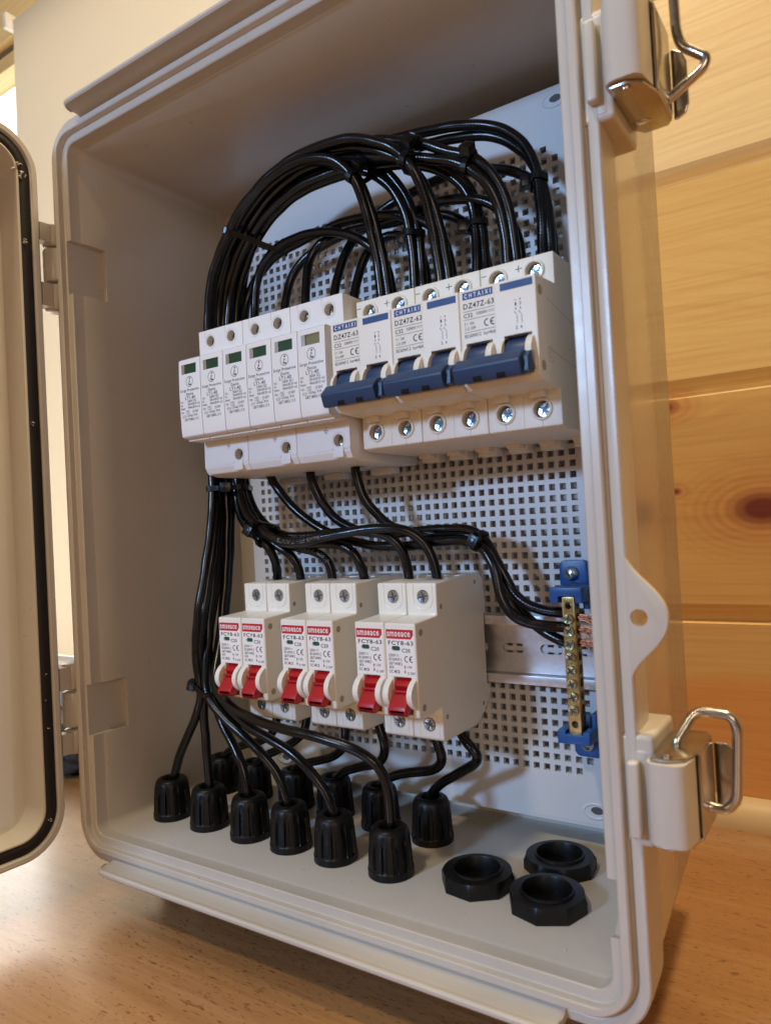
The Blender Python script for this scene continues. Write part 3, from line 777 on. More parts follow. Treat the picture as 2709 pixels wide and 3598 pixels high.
# ================================================================== SURGE PROTECTORS (36 mm, two cartridges)
def spd_label(mb, x0, w_, zt, yf):
    """print on one cartridge face, 18 mm wide; local x0 = left edge, zt = top"""
    c = x0 + w_ / 2
    ring2d(mb, c, zt - 13.6, 2.75, 3.05, yf, 0, 0, 360, 36, 0.92)
    quad(mb, c - .3, c + .8, zt - 12.2, zt - 11.4, yf); quad(mb, c - .9, c - .45, zt - 15.6, zt - 14.2, yf); quad(mb, c - .3, c + 1.3, zt - 15.8, zt - 15.0, yf)
    mb.add([(c + .35, yf, zt - 12.3), (c - .75, yf, zt - 13.7), (c - .1, yf, zt - 13.6), (c - .55, yf, zt - 14.9), (c + .75, yf, zt - 13.2), (c + .1, yf, zt - 13.3)], [(0, 1, 2), (2, 3, 4), (4, 5, 2), (0, 2, 5)])
    T = lambda s, a, b, zc, h, bold=0.0: text(mb, s, x0 + a, x0 + b, zt - zc - h / 2, zt - zc + h / 2, yf, 0, bold)
    T('Surge Protective', 1.2, 16.4, 18.6, 2.1); T('Device', 6.0, 11.8, 20.7, 1.7); T('LT1-40', 5.0, 13.2, 22.9, 2.0)
    T('Uc:', 1.2, 3.4, 25.0, 1.3); T('1000V DC', 7.0, 14.2, 24.9, 1.5)
    T('In:', 1.2, 2.8, 26.8, 1.3); T('20kA(8/20 us)', 7.0, 16.8, 26.8, 1.7)
    T('Imax:', 1.2, 4.8, 28.7, 1.3); T('40kA(8/20 us)', 7.0, 16.8, 28.7, 1.7)
    T('Up:', 1.2, 3.6, 31.1, 1.5); T('T2', 5.7, 7.3, 31.1, 1.4); T('<3.0kV', 10.4, 15.2, 31.0, 1.5)
    quad(mb, x0 + 10.4, x0 + 11.4, zt - 32.1, zt - 31.95, yf)
    for a, b, c_, d in ((5.1, 7.9, 32.15, 32.0), (5.1, 7.9, 30.2, 30.05), (5.1, 5.25, 32.15, 30.05), (7.75, 7.9, 32.15, 30.05)):
        quad(mb, x0 + a, x0 + b, zt - c_, zt - d, yf)
    for a, b, c_, d in ((1.8, 5.2, 33.42, 33.28), (2.4, 4.6, 32.8, 32.66), (2.4, 4.6, 34.04, 33.9), (2.4, 2.55, 34.04, 32.66), (4.45, 4.6, 34.04, 32.66)):
        quad(mb, x0 + a, x0 + b, zt - c_, zt - d, yf)
    T('125AgL IP20', 5.9, 14.4, 33.3, 1.6); T('GB/T18802.1', 3.6, 12.4, 35.3, 1.5); ce_mark(mb, x0 + 12.9, zt - 36.05, 1.5, yf)
spd = thing('surge_protector', 'x', 'surge protector', (71.5, 108, 216), 'white surge protectors side by side on the upper rail')
SO = Vector((71.5, 108, 216))
X0 = 71.5
mb = MB()
prof = [(38.8, 298.5), (105, 298.5), (108, 292), (108, 222), (104, 211.5), (48, 211.5), (41.0, 213.0), (38.8, 216.5), (38.8, 236), (33, 236), (33, 276.5), (38.8, 276.5)]
mb.prism(prof, X0 + .12, X0 + 35.88, 'X'); shift(mb, SO)
base = mb.build('base', M['spd'], spd, bevel=0.5, seg=2)
cut = []
for dx, z in ((9.7, 291.5), (26.7, 291.5), (28.4, 222.6)):
    c = MB(); c.cyl((X0 + dx, 30, z), 3.25, 17, 'Y', 28); cut.append(c)
c = MB(); c.box(X0 + 5.3, X0 + 5.5, 38.3, 60, 294, 300); cut.append(c)
c = MB(); c.box(X0 + 21.9, X0 + 22.1, 38.3, 60, 294, 300); cut.append(c)
for dx in (9.5, 27):   # wire ports in the top face
    c = MB(); c.cyl((X0 + dx, 75, 290), 4, 12, 'Z', 20); cut.append(c)
c = MB(); c.cyl((X0 + 14, 75, 205), 4, 12, 'Z', 20); cut.append(c)
for c in cut: shift(c, SO)
boolean(base, cut)
for dx, z, ang in ((9.7, 291.5, .2), (26.7, 291.5, .9), (28.4, 222.6, .5)):
    mb = MB(); mb.lathe((X0 + dx, 0, z), [(3.9, 38.72), (4.15, 38.55), (4.3, 38.72)], 'Y', 28); shift(mb, SO); mb.build('collar', M['spd'], base, smooth_all=True)
    put_screw(2.9, 4, Vector((X0 + dx, 43.0, z)) - SO, spd, [M['brass_s'], M['recess_b']], ang)
mb = MB()
# earth symbol and the raised tongue below its screw
quad(mb, X0 + 20.5, X0 + 20.75, 228.6, 230.6, 38.72)
for hw, z in ((1.7, 228.4), (1.15, 227.6), (.6, 226.8)): quad(mb, X0 + 20.62 - hw, X0 + 20.62 + hw, z, z + .28, 38.72)
shift(mb, SO); mb.build('earth_symbol', M['print'], spd)
mb = MB(); mb.box(X0 + 25.0, X0 + 31.6, 38.1, 39, 213.6, 219.2); mb.box(X0 + 24.2, X0 + 35.5, 38.5, 39, 217.8, 219.2); mb.box(X0 + 24.2, X0 + .4, 38.5, 39, 217.8, 218.0)
shift(mb, SO); mb.build('tongue', M['spd'], spd, bevel=0.25)
mb = MB(); mb.box(X0 + 8, X0 + 24, 96, 104, 207.5, 211.7); shift(mb, SO); mb.build('rail_clip', M['spd'], spd, bevel=1)
for k in range(2):
    x0 = X0 + 18 * k
    mb = MB()
    yf = 21.8
    # curved front: bulges a little between top and bottom
    pts = [(38, 279.0), (yf + 1.9, 279.0), (yf + .55, 278.2)]
    for t in [i / 10 for i in range(1, 10)]: pts.append((yf + .5 - 1.0 * math.sin(math.pi * t) * .5, 278.2 - 44 * t))
    pts += [(yf + .7, 234.3), (yf + 2.0, 233.4), (38, 232.6)]
    mb.prism(pts, x0 + .18, x0 + 17.82, 'X')
    for r_ in range(4): mb.box(x0 + .3, x0 + 17.7, 27 + r_ * 2.6, 28.4 + r_ * 2.6, 231.9, 233.4)
    shift(mb, SO); cart = mb.build('cartridge', M['spd'], spd, bevel=0.35)
    c = MB(); c.box(x0 + 2.6, x0 + 14.6, yf - 3, yf + 1.7, 270.0, 275.6); shift(c, SO); boolean(cart, [c])
    mb = MB(); mb.box(x0 + 2.7, x0 + 14.5, yf + 1.1, yf + 1.75, 270.1, 275.5); shift(mb, SO); wnd = mb.build('indicator_window', M['green'], cart)
    mb = MB(); mb.box(x0 + 2.62, x0 + 5.2, yf + .2, yf + 1.2, 270.1, 275.5); shift(mb, SO); mb.build('window_bezel', M['zinc'], wnd)
    mb = MB(); yfn = lambda X, Z: 0
    spd_label(mb, x0, 18, 279.0, 0.0)
    LASTCART = cart.data.name
    mb.v = [(p[0], yf + .5 - .5 * math.sin(math.pi * min(1, max(0, (278.2 - p[2]) / 44))) - .03, p[2]) for p in mb.v]
    shift(mb, SO); mb.build('printing', M['print'], cart)
spd['label'] = 'leftmost white surge protector at the far end of the upper row'
s2 = dup(spd); s2.location.x += .036; s2['label'] = 'middle white surge protector between its two twins in the upper row'
s3 = dup(spd); s3.location.x += .072; s3['label'] = 'white surge protector touching the blue-switch breakers, its right window pale green'
for c in s3.children:
    if c.name.startswith('cartridge') and c.data.name == LASTCART:
        for d in c.children:
            if d.name.startswith('indicator_window'):
                d.data = d.data.copy(); d.data.materials[0] = M['olive']

# ================================================================== TWO-POLE BREAKERS (blue bar handle)
XB = 181.5
BO = Vector((XB, 108, 217.3))
dcb = thing('two_pole_breaker', 'x', 'circuit breaker', BO, 'cream breakers with blue bar handles on the upper rail')
yn, ys = 24.1, 47.4
mb = MB()
prof = [(yn, 278.4), (ys, 280.0), (ys, 294.5), (106, 294.5), (108, 290), (108, 222), (104, 216.0), (ys + 4, 216.0), (ys, 217.3), (ys, 233.2), (yn + 3, 234.0), (yn, 236.4)]
mb.prism(prof, XB + .15, XB + 35.85, 'X'); shift(mb, BO)
base = mb.build('housing', M['cream'], dcb, bevel=0.55, seg=3)
cut = []
for dx in (8.8, 26.6):
    for z, r in ((287.6, 3.9), (225.2, 3.9)):
        c = MB(); c.cyl((XB + dx, 40, z), r, 12, 'Y', 28); cut.append(c)
    c = MB(); c.box(XB + dx - .09, XB + dx + .09, ys - 1, ys + 9, 292.3, 296); cut.append(c)
    c = MB(); c.box(XB + dx - .09, XB + dx + .09, ys - 1, ys + .35, 215, 221); cut.append(c)
for a in (2.6, 20.6):   # toggle slots in the nose
    c = MB(); c.box(XB + a, XB + a + 12.6, yn - 2, yn + 8, 237.5, 254.6); cut.append(c)
c = MB(); c.box(XB + 17.93, XB + 18.07, ys - 1, ys + .4, 210, 233); cut.append(c)
c = MB(); c.box(XB + 16.93, XB + 17.05, yn - 1, yn + .12, 255, 278); cut.append(c)
for dx in (9, 27):
    c = MB(); c.cyl((XB + dx, 70, 288), 4.4, 10, 'Z', 20); cut.append(c)
for c in cut: shift(c, BO)
boolean(base, cut)
for dx in (8.8, 26.6):
    for z in (287.6, 225.2):
        mb = MB(); mb.lathe((XB + dx, 0, z), [(3.9, ys + 2), (3.9, ys - .9), (4.2, ys - 1.15), (4.8, ys - 1.0), (5.1, ys - .5), (5.2, ys + .1)], 'Y', 32)
        shift(mb, BO); mb.build('collar', M['cream'], base, smooth_all=True)
        put_screw(3.45, 4, Vector((XB + dx, ys + 2.6, z)) - BO, dcb, [M['zinc'], M['recess']], random.uniform(0, 1.5))
for dx in (5.0, 22.6):
    mb = MB(); mb.box(XB + dx, XB + dx + 6.8, ys - 4.2, ys + 1, 230.2, 234.2); shift(mb, BO); mb.build('lug', M['cream'], dcb, bevel=0.35)
for dx in (5, 23):
    mb = MB(); mb.box(XB + dx, XB + dx + 11, 98, 107.5, 211.8, 217); mb.box(XB + dx + 1.5, XB + dx + 9.5, 92, 98.2, 213.6, 217); shift(mb, BO); mb.build('rail_clip', M['cream'], dcb, bevel=0.6)
# four round cheeks beside the two toggles
mb = MB()
for x, t in ((1.0, 1.6), (12.9, 3.0), (18.9, 1.7), (31.0, 3.0)):
    pl = [(29.5 + 9.4 * math.sin(a), 246.0 + 8.6 * math.cos(a)) for a in [math.radians(k * 10) for k in range(36)]]
    mb.prism(pl, XB + x, XB + x + t, 'X', smooth=True)
shift(mb, BO); mb.build('toggle_cheeks', M['cream'], dcb, bevel=0.35)
tg = None
mb = MB()
for a in (3.0, 21.0):
    pl = [(31.0 + 8.4 * math.sin(t), 246.6 + 7.8 * math.cos(t)) for t in [math.radians(k * 12) for k in range(30)]]
    mb.prism(pl, XB + a, XB + a + 9.9, 'X', smooth=True)
    mb.prism([(25.5, 244.6), (18.5, 244.0), (18.0, 238.5), (26, 240)], XB + a + .2, XB + a + 9.7, 'X')
shift(mb, BO); tg = mb.build('handle', M['navy'], dcb, bevel=0.4)
mb = MB()
bar = [(21, 246.6), (17.4, 246.2), (12.9, 242.0), (12.7, 241.2), (14.5, 236.2), (15.2, 235.5), (18.6, 235.7), (20.4, 237.6), (21, 241.6)]
mb.prism(bar, XB + .6, XB + 31.4, 'X')
mb.prism([(16.4, 243.2), (21.5, 246.8), (24.0, 246.0), (24.0, 238.6), (20.0, 236.9), (16.0, 236.9)], XB + 30.6, XB + 34.0, 'X')
shift(mb, BO); hb = mb.build('handle_bar', M['navy'], tg, bevel=0.45, seg=3)
for a in (9.6, 20.4):
    mb = MB(); mb.prism([(13.55, 239.2), (14.36, 236.3), (15.0, 235.4), (17.6, 235.6), (17.6, 236.8), (14.8, 239.2)], XB + a, XB + a + 4.0, 'X')
    shift(mb, BO); mb.build('grip_slot_shade', M['nut'], hb)  # solid black blocks painting in the shade of the grip slots
# front print
zt = 278.4; yf = yn - .05
mb = MB()
T = lambda s, a, b, zc, h, bold=.01, mi=0: text(mb, s, XB + a, XB + b, zt - zc - h / 2, zt - zc + h / 2, yf - (0.02 if mi else 0), mi, bold)
quad(mb, XB + 1.9, XB + 16.4, zt - 4.4, zt - 1.2, yf, 1); quad(mb, XB + 19.8, XB + 34.6, zt - 4.4, zt - 1.2, yf, 1)
T('C H T A I X I', 2.8, 15.5, 2.8, 2.0, .012, 2)
T('DZ47Z-63', 2.1, 16.8, 7.3, 2.5, .0); quad(mb, XB + 2.0, XB + 16.8, zt - 9.75, zt - 9.55, yf)
T('C32', 2.1, 6.4, 11.5, 1.9, .01); T('1000V', 8.4, 13.4, 11.3, 1.4, .005)
quad(mb, XB + 13.7, XB + 16.7, zt - 11.1, zt - 10.9, yf)
for k in range(4): quad(mb, XB + 13.7 + k * .8, XB + 14.2 + k * .8, zt - 11.75, zt - 11.57, yf)
quad(mb, XB + 2.0, XB + 16.8, zt - 13.35, zt - 13.15, yf)
arrow_ud(mb, XB + 2.6, zt - 18.0, zt - 14.3, yf, .14, .7)
T('I  ON', 3.6, 6.8, 15.1, 1.3, .0); T('O OFF', 3.4, 7.6, 17.3, 1.35, .0); ce_mark(mb, XB + 11.6, zt - 17.7, 3.3, yf)
quad(mb, XB + 2.0, XB + 16.8, zt - 18.95, zt - 18.75, yf)
T('IEC60947-2  Icu=4kA', 2.1, 16.9, 20.5, 1.55, .0)
# two-pole wiring diagram on the right half
for x, s_, n_, e in ((26.6, '-', '1', '2'), (28.7, '+', '3', '4')):
    T(s_, x - .45, x + .45, 9.3, .22 if s_ == '-' else .9, .0); T(n_, x - .35, x + .35, 11.1, 1.4, .0)
    quad(mb, XB + x - .2, XB + x + .2, zt - 13.6, zt - 12.6, yf)
    mb.add([(XB + x - .9, yf, zt - 14.0), (XB + x - .75, yf, zt - 13.9), (XB + x + .1, yf, zt - 15.4), (XB + x - .05, yf, zt - 15.5)], [(0, 1, 2, 3)])
    for k in range(3): ring2d(mb, XB + x, zt - 16.2 - k * 1.25, .5, .66, yf, 0, -90, 90, 10)
    T(e, x - .45, x + .35, 21.0, 1.4, .0)
for k in range(4): quad(mb, XB + 25.9 + k * .7, XB + 26.3 + k * .7, zt - 14.75, zt - 14.6, yf)
zt2 = 294.5
quad(mb, XB + .7, XB + 3.1, zt2 - 4.0, zt2 - 3.65, ys - .04); quad(mb, XB + 17.7, XB + 20.9, zt2 - 4.5, zt2 - 4.15, ys - .04); quad(mb, XB + 19.13, XB + 19.47, zt2 - 5.9, zt2 - 2.75, ys - .06)
shift(mb, BO); mb.build('printing', [M['print'], M['print_blue'], M['print_white']], dcb)
# rivets and scribed marks on the outer side, seen on the last one
mb = MB()
for y, z in ((28.5, 272.5), (28.5, 240.5)): mb.cyl((XB + 35.86, y, z), 2.2, .12, 'X', 20)
shift(mb, BO); M['rivet'] = plastic('rivet_plug_tan', (0.42, 0.34, 0.22), 0.5, .3); mb.build('side_plugs', M['rivet'], dcb)
mb = MB()
mb.add([(XB + 35.88, 36, 271), (XB + 35.88, 36, 270.8), (XB + 35.88, 92, 262.0), (XB + 35.88, 92, 262.2)], [(0, 1, 2, 3)])
mb.add([(XB + 35.88, 34, 249.2), (XB + 35.88, 34, 249.0), (XB + 35.88, 92, 243.2), (XB + 35.88, 92, 243.4)], [(0, 1, 2, 3)])
def ringx(mb, y, z, r0, r1, x, n=28):
    vs = []
    for i in range(n):
        a = 2 * math.pi * i / n
        vs += [(x, y + r0 * math.cos(a), z + r0 * math.sin(a)), (x, y + r1 * math.cos(a), z + r1 * math.sin(a))]
    mb.add(vs, [(2 * i, 2 * i + 1, (2 * i + 3) % (2 * n), (2 * i + 2) % (2 * n)) for i in range(n)])
ringx(mb, 37.5, 246.5, 3.3, 3.5, XB + 35.88); ringx(mb, 36.8, 246.5, 1.4, 1.6, XB + 35.88)
M['scribe'] = plastic('moulding_line', (0.34, 0.29, 0.22), 0.6, .2)
shift(mb, BO); mb.build('side_marks', M['scribe'], dcb)
dcb['label'] = 'blue-handled two-pole breaker standing against the surge protectors'
b2 = dup(dcb); b2.location.x += .036; b2['label'] = 'middle one of the three blue-handled two-pole breakers'
b3 = dup(dcb); b3.location.x += .072; b3['label'] = 'blue-handled two-pole breaker nearest the right wall, its whole side face visible'

# ================================================================== SINGLE-POLE BREAKERS (red toggle)
XM = 83.8
MO = Vector((XM, 108, 68.5))
mcb = thing('single_pole_breaker', 'x', 'circuit breaker', MO, 'white breakers with red switches on the lower rail')
yn, ys = 31.7, 53.5
mb = MB()
prof = [(yn, 129.5), (ys, 130.6), (ys, 146.8), (101, 148.4), (106, 145), (108, 136), (108, 124.5), (105.4, 124.5), (105.4, 86), (109, 86), (109.5, 80), (100, 71.5), (90, 66.5), (ys + 2, 67.0), (ys, 68.5), (ys, 84.6), (yn + 2.5, 83.4), (yn, 84.6)]
mb.prism(prof, XM + .12, XM + 17.78, 'X'); shift(mb, MO)
base = mb.build('housing', M['ivory'], mcb, bevel=1.0, seg=3)
cut = []
for z in (139.9, 75.4):
    c = MB(); c.cyl((XM + 9.9, 50, z), 3.5, 9, 'Y', 28); cut.append(c)
c = MB(); c.box(XM + 4.3, XM + 14.4, yn - 3, yn + 9, 85.8, 103.6); cut.append(c)
c = MB(); c.cyl((XM + 9, 76, 140), 3.9, 14, 'Z', 20); cut.append(c)
c = MB(); c.cyl((XM + 9, 78, 60), 3.9, 14, 'Z', 20); cut.append(c)
c = MB(); c.box(XM + 3.6, XM + 14.2, 66, 88, 147.2, 150); cut.append(c)
c = MB()   # LED slot
pl = []
for cx, a0 in ((5.0, 90), (7.6, -90)):
    for k in range(9):
        a = math.radians(a0 + 180 * k / 8); pl.append((117.3 + 1.15 * math.sin(a), XM + cx + 1.15 * math.cos(a)))
c.prism(pl, yn - 2, yn + 2.2, 'Y'); cut.append(c)
for c in cut: shift(c, MO)
boolean(base, cut)
mb = MB(); mb.box(XM + 3.6, XM + 9, yn + 1.0, yn + 2.25, 116, 118.6); shift(mb, MO); mb.build('indicator', M['teal'], mcb)
for z, up in ((139.9, 1), (75.4, -1)):
    put_screw(3.35, 5, Vector((XM + 9.9, ys - .3, z)) - MO, mcb, [M['zinc'], M['recess']], random.uniform(0, 1.5))
    mb = MB(); zz = z + up * 8; vs = []
    # U-shaped raised arch round the screw
    pts = [Vector((XM + 9.9 + 5.6 * math.cos(a), ys - .02, z - up * 1.0 - up * 5.6 * math.sin(a))) for a in [math.pi * k / 14 for k in range(15)]]
    pts = [Vector((XM + 15.5, ys - .02, z + up * 6.3))] + pts + [Vector((XM + 4.3, ys - .02, z + up * 6.3))]
    mb.tube(pts, .28, 6); shift(mb, MO); mb.build('arch', M['ivory'], base, smooth_all=True)
mb = MB()
for x, t in ((.55, 3.3), (14.1, 3.0)):
    pl = [(38.8 + 12.6 * math.sin(a), 95.4 + 8.8 * math.cos(a)) for a in [math.radians(k * 10) for k in range(36)]]
    mb.prism(pl, XM + x, XM + x + t, 'X', smooth=True)
shift(mb, MO); ck = mb.build('toggle_cheeks', M['ivory'], mcb, bevel=0.4, seg=3)
mb = MB(); mb.cyl((XM + 17.12, 33.8, 95.6), .45, .1, 'X', 12); shift(mb, MO); mb.build('pivot_pin', M['rivet'], mcb)
mb = MB()
pl = [(38.8 + 9.4 * math.sin(t), 95.4 + 8.2 * math.cos(t)) for t in [math.radians(-60 + k * 10) for k in range(25)]]
mb.prism(pl, XM + 4.5, XM + 13.9, 'X', smooth=True)
mb.box(XM + 4.7, XM + 13.7, 29.0, 36, 96.6, 97.6)
mb.prism([(31.0, 97.0), (29.6, 95.6), (26.4, 91.4), (25.2, 89.4), (25.2, 87.4), (26.8, 86.0), (29.0, 86.2), (33.5, 88.6), (37, 89.5)], XM + 4.9, XM + 13.7, 'X')
mb.prism([(27.6, 92.8), (25.2, 89.4), (25.2, 87.4), (26.8, 86.0), (29.0, 86.2), (31.0, 88.0)], XM + 3.9, XM + 14.0, 'X')
shift(mb, MO); mb.build('toggle', M['red'], mcb, bevel=0.7, seg=3)
zt = 129.5
mb = MB(); quad(mb, XM + .95, XM + 16.95, zt - 25.5, zt - 2.6, yn - .03)
shift(mb, MO); lp = mb.build('label_plate', M['label_white'], mcb)
cz = 117.3
mb = MB(); yf = yn - .06
T = lambda s, a, b, zc, h, bold=0.0, mi=0: text(mb, s, XM + a, XM + b, zt - zc - h / 2, zt - zc + h / 2, yf - (.03 if mi == 2 else 0), mi, bold)
mb.add([(XM + 1.0, yf, zt - 7.6), (XM + 15.0, yf, zt - 7.6), (XM + 16.5, yf, zt - 5.6), (XM + 16.5, yf, zt - 3.2), (XM + 16.2, yf, zt - 3.0), (XM + 1.3, yf, zt - 3.0), (XM + 1.0, yf, zt - 3.3)], [(0, 1, 2, 3, 4, 5, 6)], 1)
T('smseace', 1.6, 14.8, 5.3, 2.3, .006, 2)
T('FCY8-63', 2.0, 16.3, 9.5, 2.1, .0); T('C20', 9.6, 14.4, 13.0, 1.9, .0)
T('250V', 2.0, 6.0, 15.6, 1.45); quad(mb, XM + 6.3, XM + 7.9, zt - 15.4, zt - 15.2, yf)
for k in range(3): quad(mb, XM + 6.3 + k * .6, XM + 6.7 + k * .6, zt - 16.0, zt - 15.8, yf)
T('IEC60947-2', 2.0, 9.4, 17.5, 1.45); T('GB/T14048.2', 2.0, 9.6, 19.5, 1.45); T('6KA', 2.0, 4.8, 21.3, 1.4); T('DC MCB', 2.0, 8.0, 23.4, 1.5)
ce_mark(mb, XM + 10.9, zt - 18.7, 3.1, yf)
arrow_ud(mb, XM + 11.0, zt - 24.2, zt - 20.0, yf, .18, 1.2)
T('I ON', 12.2, 14.9, 20.9, 1.3); T('O OFF', 12.2, 16.6, 23.9, 1.3)
shift(mb, MO); mb.build('printing', [M['print'], M['print_red'], M['print_white']], lp)
# label plate must not cover the LED slot: teal lens shows in a small cut-out
c = MB(); c.prism(pl2 := [(117.3 + 1.15 * math.sin(a), XM + 5.0 + (2.6 if k > 8 else 0) + 1.15 * math.cos(a)) for k, a in enumerate([math.radians(90 + 180 * q / 8) for q in range(9)] + [math.radians(-90 + 180 * q / 8) for q in range(9)])], yn - .6, yn + .2, 'Y')
shift(c, MO)
lm = MB(); quad(lm, XM + .95, XM + 16.95, zt - 25.5, zt - 2.6, yn - .03)
lm2 = MB(); lm2.box(XM + .95, XM + 16.95, yn - .03, yn + .02, zt - 25.5, zt - 2.6); shift(lm2, MO)
me = lm2.mesh('label_plate', M['label_white']); lp.data = me; boolean(lp, [c])
mb = MB()
for y, z in ((36.5, 124.6), (36.5, 88.6), (57.5, 134.6), (58.0, 79.0), (96, 143.5), (99, 76.5)): mb.cyl((XM + 17.7, y, z), 1.7 if y < 50 else 1.3, .2, 'X', 18)
M['plug'] = plastic('side_plug_grey', (0.36, 0.34, 0.29), 0.5, .3)
shift(mb, MO); mb.build('side_plugs', M['plug'], mcb)
mb = MB()
for a, b_ in (((93, 147), (95, 139)), ((95, 139), (98, 128)), ((98, 128), (98.5, 92)), ((98.5, 92), (99, 80))):
    mb.add([(XM + 17.81, a[0], a[1]), (XM + 17.81, a[0] + .18, a[1]), (XM + 17.81, b_[0] + .18, b_[1]), (XM + 17.81, b_[0], b_[1])], [(0, 1, 2, 3)])
shift(mb, MO); mb.build('side_seam', M['ivory'], mcb)
mb = MB(); mb.box(XM + 4, XM + 14, 100, 110.5, 70.5, 74); shift(mb, MO); mb.build('rail_clip', M['red'], mcb, bevel=.5)
mcb['label'] = 'red-switch breaker at the left end of the lower row, beside the cable bundle'
lab = ['second red-switch breaker from the left, close against the end one',
       'left breaker of the middle pair of red-switch breakers',
       'right breaker of the middle pair of red-switch breakers',
       'left breaker of the right-hand pair of red-switch breakers',
       'red-switch breaker at the right end of the lower row, its broad side face visible']
for x, lb in zip((101.8, 131.3, 149.3, 181.0, 199.0), lab):
    d = dup(mcb); d.location.x = x * MM; d['label'] = lb

# ================================================================== CABLE GLANDS IN THE FLOOR
G = []
def gland():
    t = thing('cable_gland', 'x', 'cable gland', (0, 0, TZ), 'black cable glands through the box floor')
    n = 144
    def rf(r, h, a):
        # 12 shallow flutes between h 4.5 and 19 above the floor
        z = (h + TZ - .75) / .925
        k = 0.5 + 0.5 * math.cos(a * 12)
        f = max(0, min(1, (z - 4.6) / .8)) * max(0, min(1, (22.0 - z) / 2.5))
        return r - (1.25 if k > .72 else (1.25 * max(0, (k - .60) / .12))) * f if r > 8.2 else r
    prof = [(12.2, 0), (13.0, .6), (13.0, 4.2), (12.75, 4.5), (12.6, 5.4), (12.3, 12), (11.9, 17), (11.5, 21), (11.0, 23.5), (10.2, 25.2), (9.0, 26.2), (7.8, 26.5), (5.6, 26.3), (5.0, 25.4), (4.7, 20)]
    mb = MB(); mb.lathe((0, 0, 0), [(r * (.905 if r > 7 else 1), h * .925 - TZ + .75) for r, h in prof], 'Z', n, rfun=rf); mb.build('dome_nut', M['nut'], t, smooth_all=True)
    mb = MB(); mb.lathe((0, 0, 0), [(5.0, 20.5 - TZ), (0.05, 20.5 - TZ)], 'Z', 24); mb.build('seal', M['gasket'], t)
    mb = MB(); mb.lathe((0, 0, 0), [(0.1, 1.2), (9.0, 1.2), (9.2, 1.6), (9.2, 22), (13.5, 22.2), (13.5, 30.5), (9.0, 30.8)], 'Z', 6, smooth=False); mb.build('outer_body', M['nut'], t)
    return t
g0 = gland()
FP = [(22.5, 43, 'front row, far left beside the left wall'), (56, 43, 'front row, second from the left wall'), (90, 43, 'front row, third from the left wall'), (121, 43, 'front row, fourth from the left wall'), (152.5, 43, 'front row, fifth from the left wall'), (187.8, 43, 'front row, the nearest one of all, at the right end'),
      (18.5, 90, 'rear row, in the dark corner by the left wall'), (48.5, 90, 'rear row, second from the left corner'), (84.5, 90, 'rear row, third from the left corner'), (116, 90, 'rear row, half hidden behind the fifth front gland'), (150.5, 89, 'rear row, right behind the nearest front gland'), (187.3, 86, 'rear row, fully visible at its right end')]
for i, (x, y, s_) in enumerate(FP):
    g = g0 if i == 0 else dup(g0)
    g.location = Vector((x, y, TZ)) * MM; g.rotation_euler = (0, 0, random.uniform(0, 6))
    g['label'] = 'black fluted gland nut, ' + s_

# ------------------------------------------------------------------ loose lock nuts
def locknut():
    mb = MB(); n = 96
    def rf(r, h, a):
        if r < 13.6: return r
        q = (a % (math.pi / 4)) - math.pi / 8      # eight flats
        flat = 18.0 * math.cos(math.pi / 8) / math.cos(q)
        return min(flat, r)
    prof = [(0.1, .9), (11.0, .9), (11.0, 8.0), (11.4, 8.6), (12.2, 8.4), (12.4, 7.5), (13.7, 7.4), (16.6, 7.2), (18.8, 5.0), (18.8, .6), (18.0, 0), (0.1, 0)][::-1]
    mb.lathe((0, 0, 0), prof, 'Z', n, rfun=rf)
    for k in range(5): pass
    return mb
lm = locknut().mesh('lock_nut', M['nut'], smooth_all=True)
for (x, y, rz, lb) in ((231.5, 53, .25, 'black plastic lock nut lying leftmost of the three on the box floor'), (261, 85.5, .5, 'black plastic lock nut lying farthest back, near the mounting plate'), (268.5, 49, .1, 'black plastic lock nut lying nearest the front right corner')):
    o = bpy.data.objects.new('lock_nut', lm); COL.objects.link(o); o.location = Vector((x, y, .95)) * MM; o.rotation_euler = (0, 0, rz)
    tag(o, lb, 'nut', 'loose black lock nuts on the box floor')

# ------------------------------------------------------------------ shavings on the floor
for (x, y, r, lb) in ((230.8, 134, .9, 'a'), (241.2, 129, .9, 'b'), (248.8, 128, .8, 'c'), (268.8, 121, 1.0, 'd'), (47.8, 66, .5, 'e'), (218, 106, .9, 'f'), (251.9, 66, .8, 'g'), (287.4, 20, .7, 'h'), (296, 24, .7, 'i'), (30, 20, .6, 'j'), (120, 60, .5, 'k'), (206, 18, .5, 'l')):
    mb = MB(); swarf(mb, (0, 0, 0), r * 1.3, 3); o = mb.build('plastic_shaving', M['flake']); o.location = Vector((x, y, 1.3)) * MM
    tag(o, 'tiny white plastic shaving left on the box floor', 'shaving', 'plastic shavings on the box floor')

# ================================================================== EARTH BUSBAR
bus = thing('earth_busbar', 'brass screw terminal bar held in two blue clips beside the right wall', 'terminal bar', (275, 100, 105))
UO = Vector((275, 100, 105))
mb = MB(); mb.box(271.8, 278.0, 80, 87.4, 70.6, 137.4); shift(mb, UO)
bar_ = mb.build('bar', M['brass'], bus, bevel=.25)
zscr = [126.9, 120.8, 114.5, 108.1, 101.7, 95.3, 88.9, 82.5]
cs = []
for z in zscr:
    c = MB(); c.cyl((265, 84.0, z + .2), 2.3, 20, 'X', 18); cs.append(c)
for z in (133.2, 75.6):
    c = MB(); c.cyl((274.9, 75, z), 1.7, 16, 'Y', 18); cs.append(c)
for c in cs: shift(c, UO)
boolean(bar_, cs)
for i, z in enumerate(zscr):
    o = put_screw(2.55, 2.6, Vector((274.9, 78.2 + random.uniform(-.4, .3), z)) - UO, bus, [M['greenbrass'], M['recess_b']], random.uniform(0, 1.5))
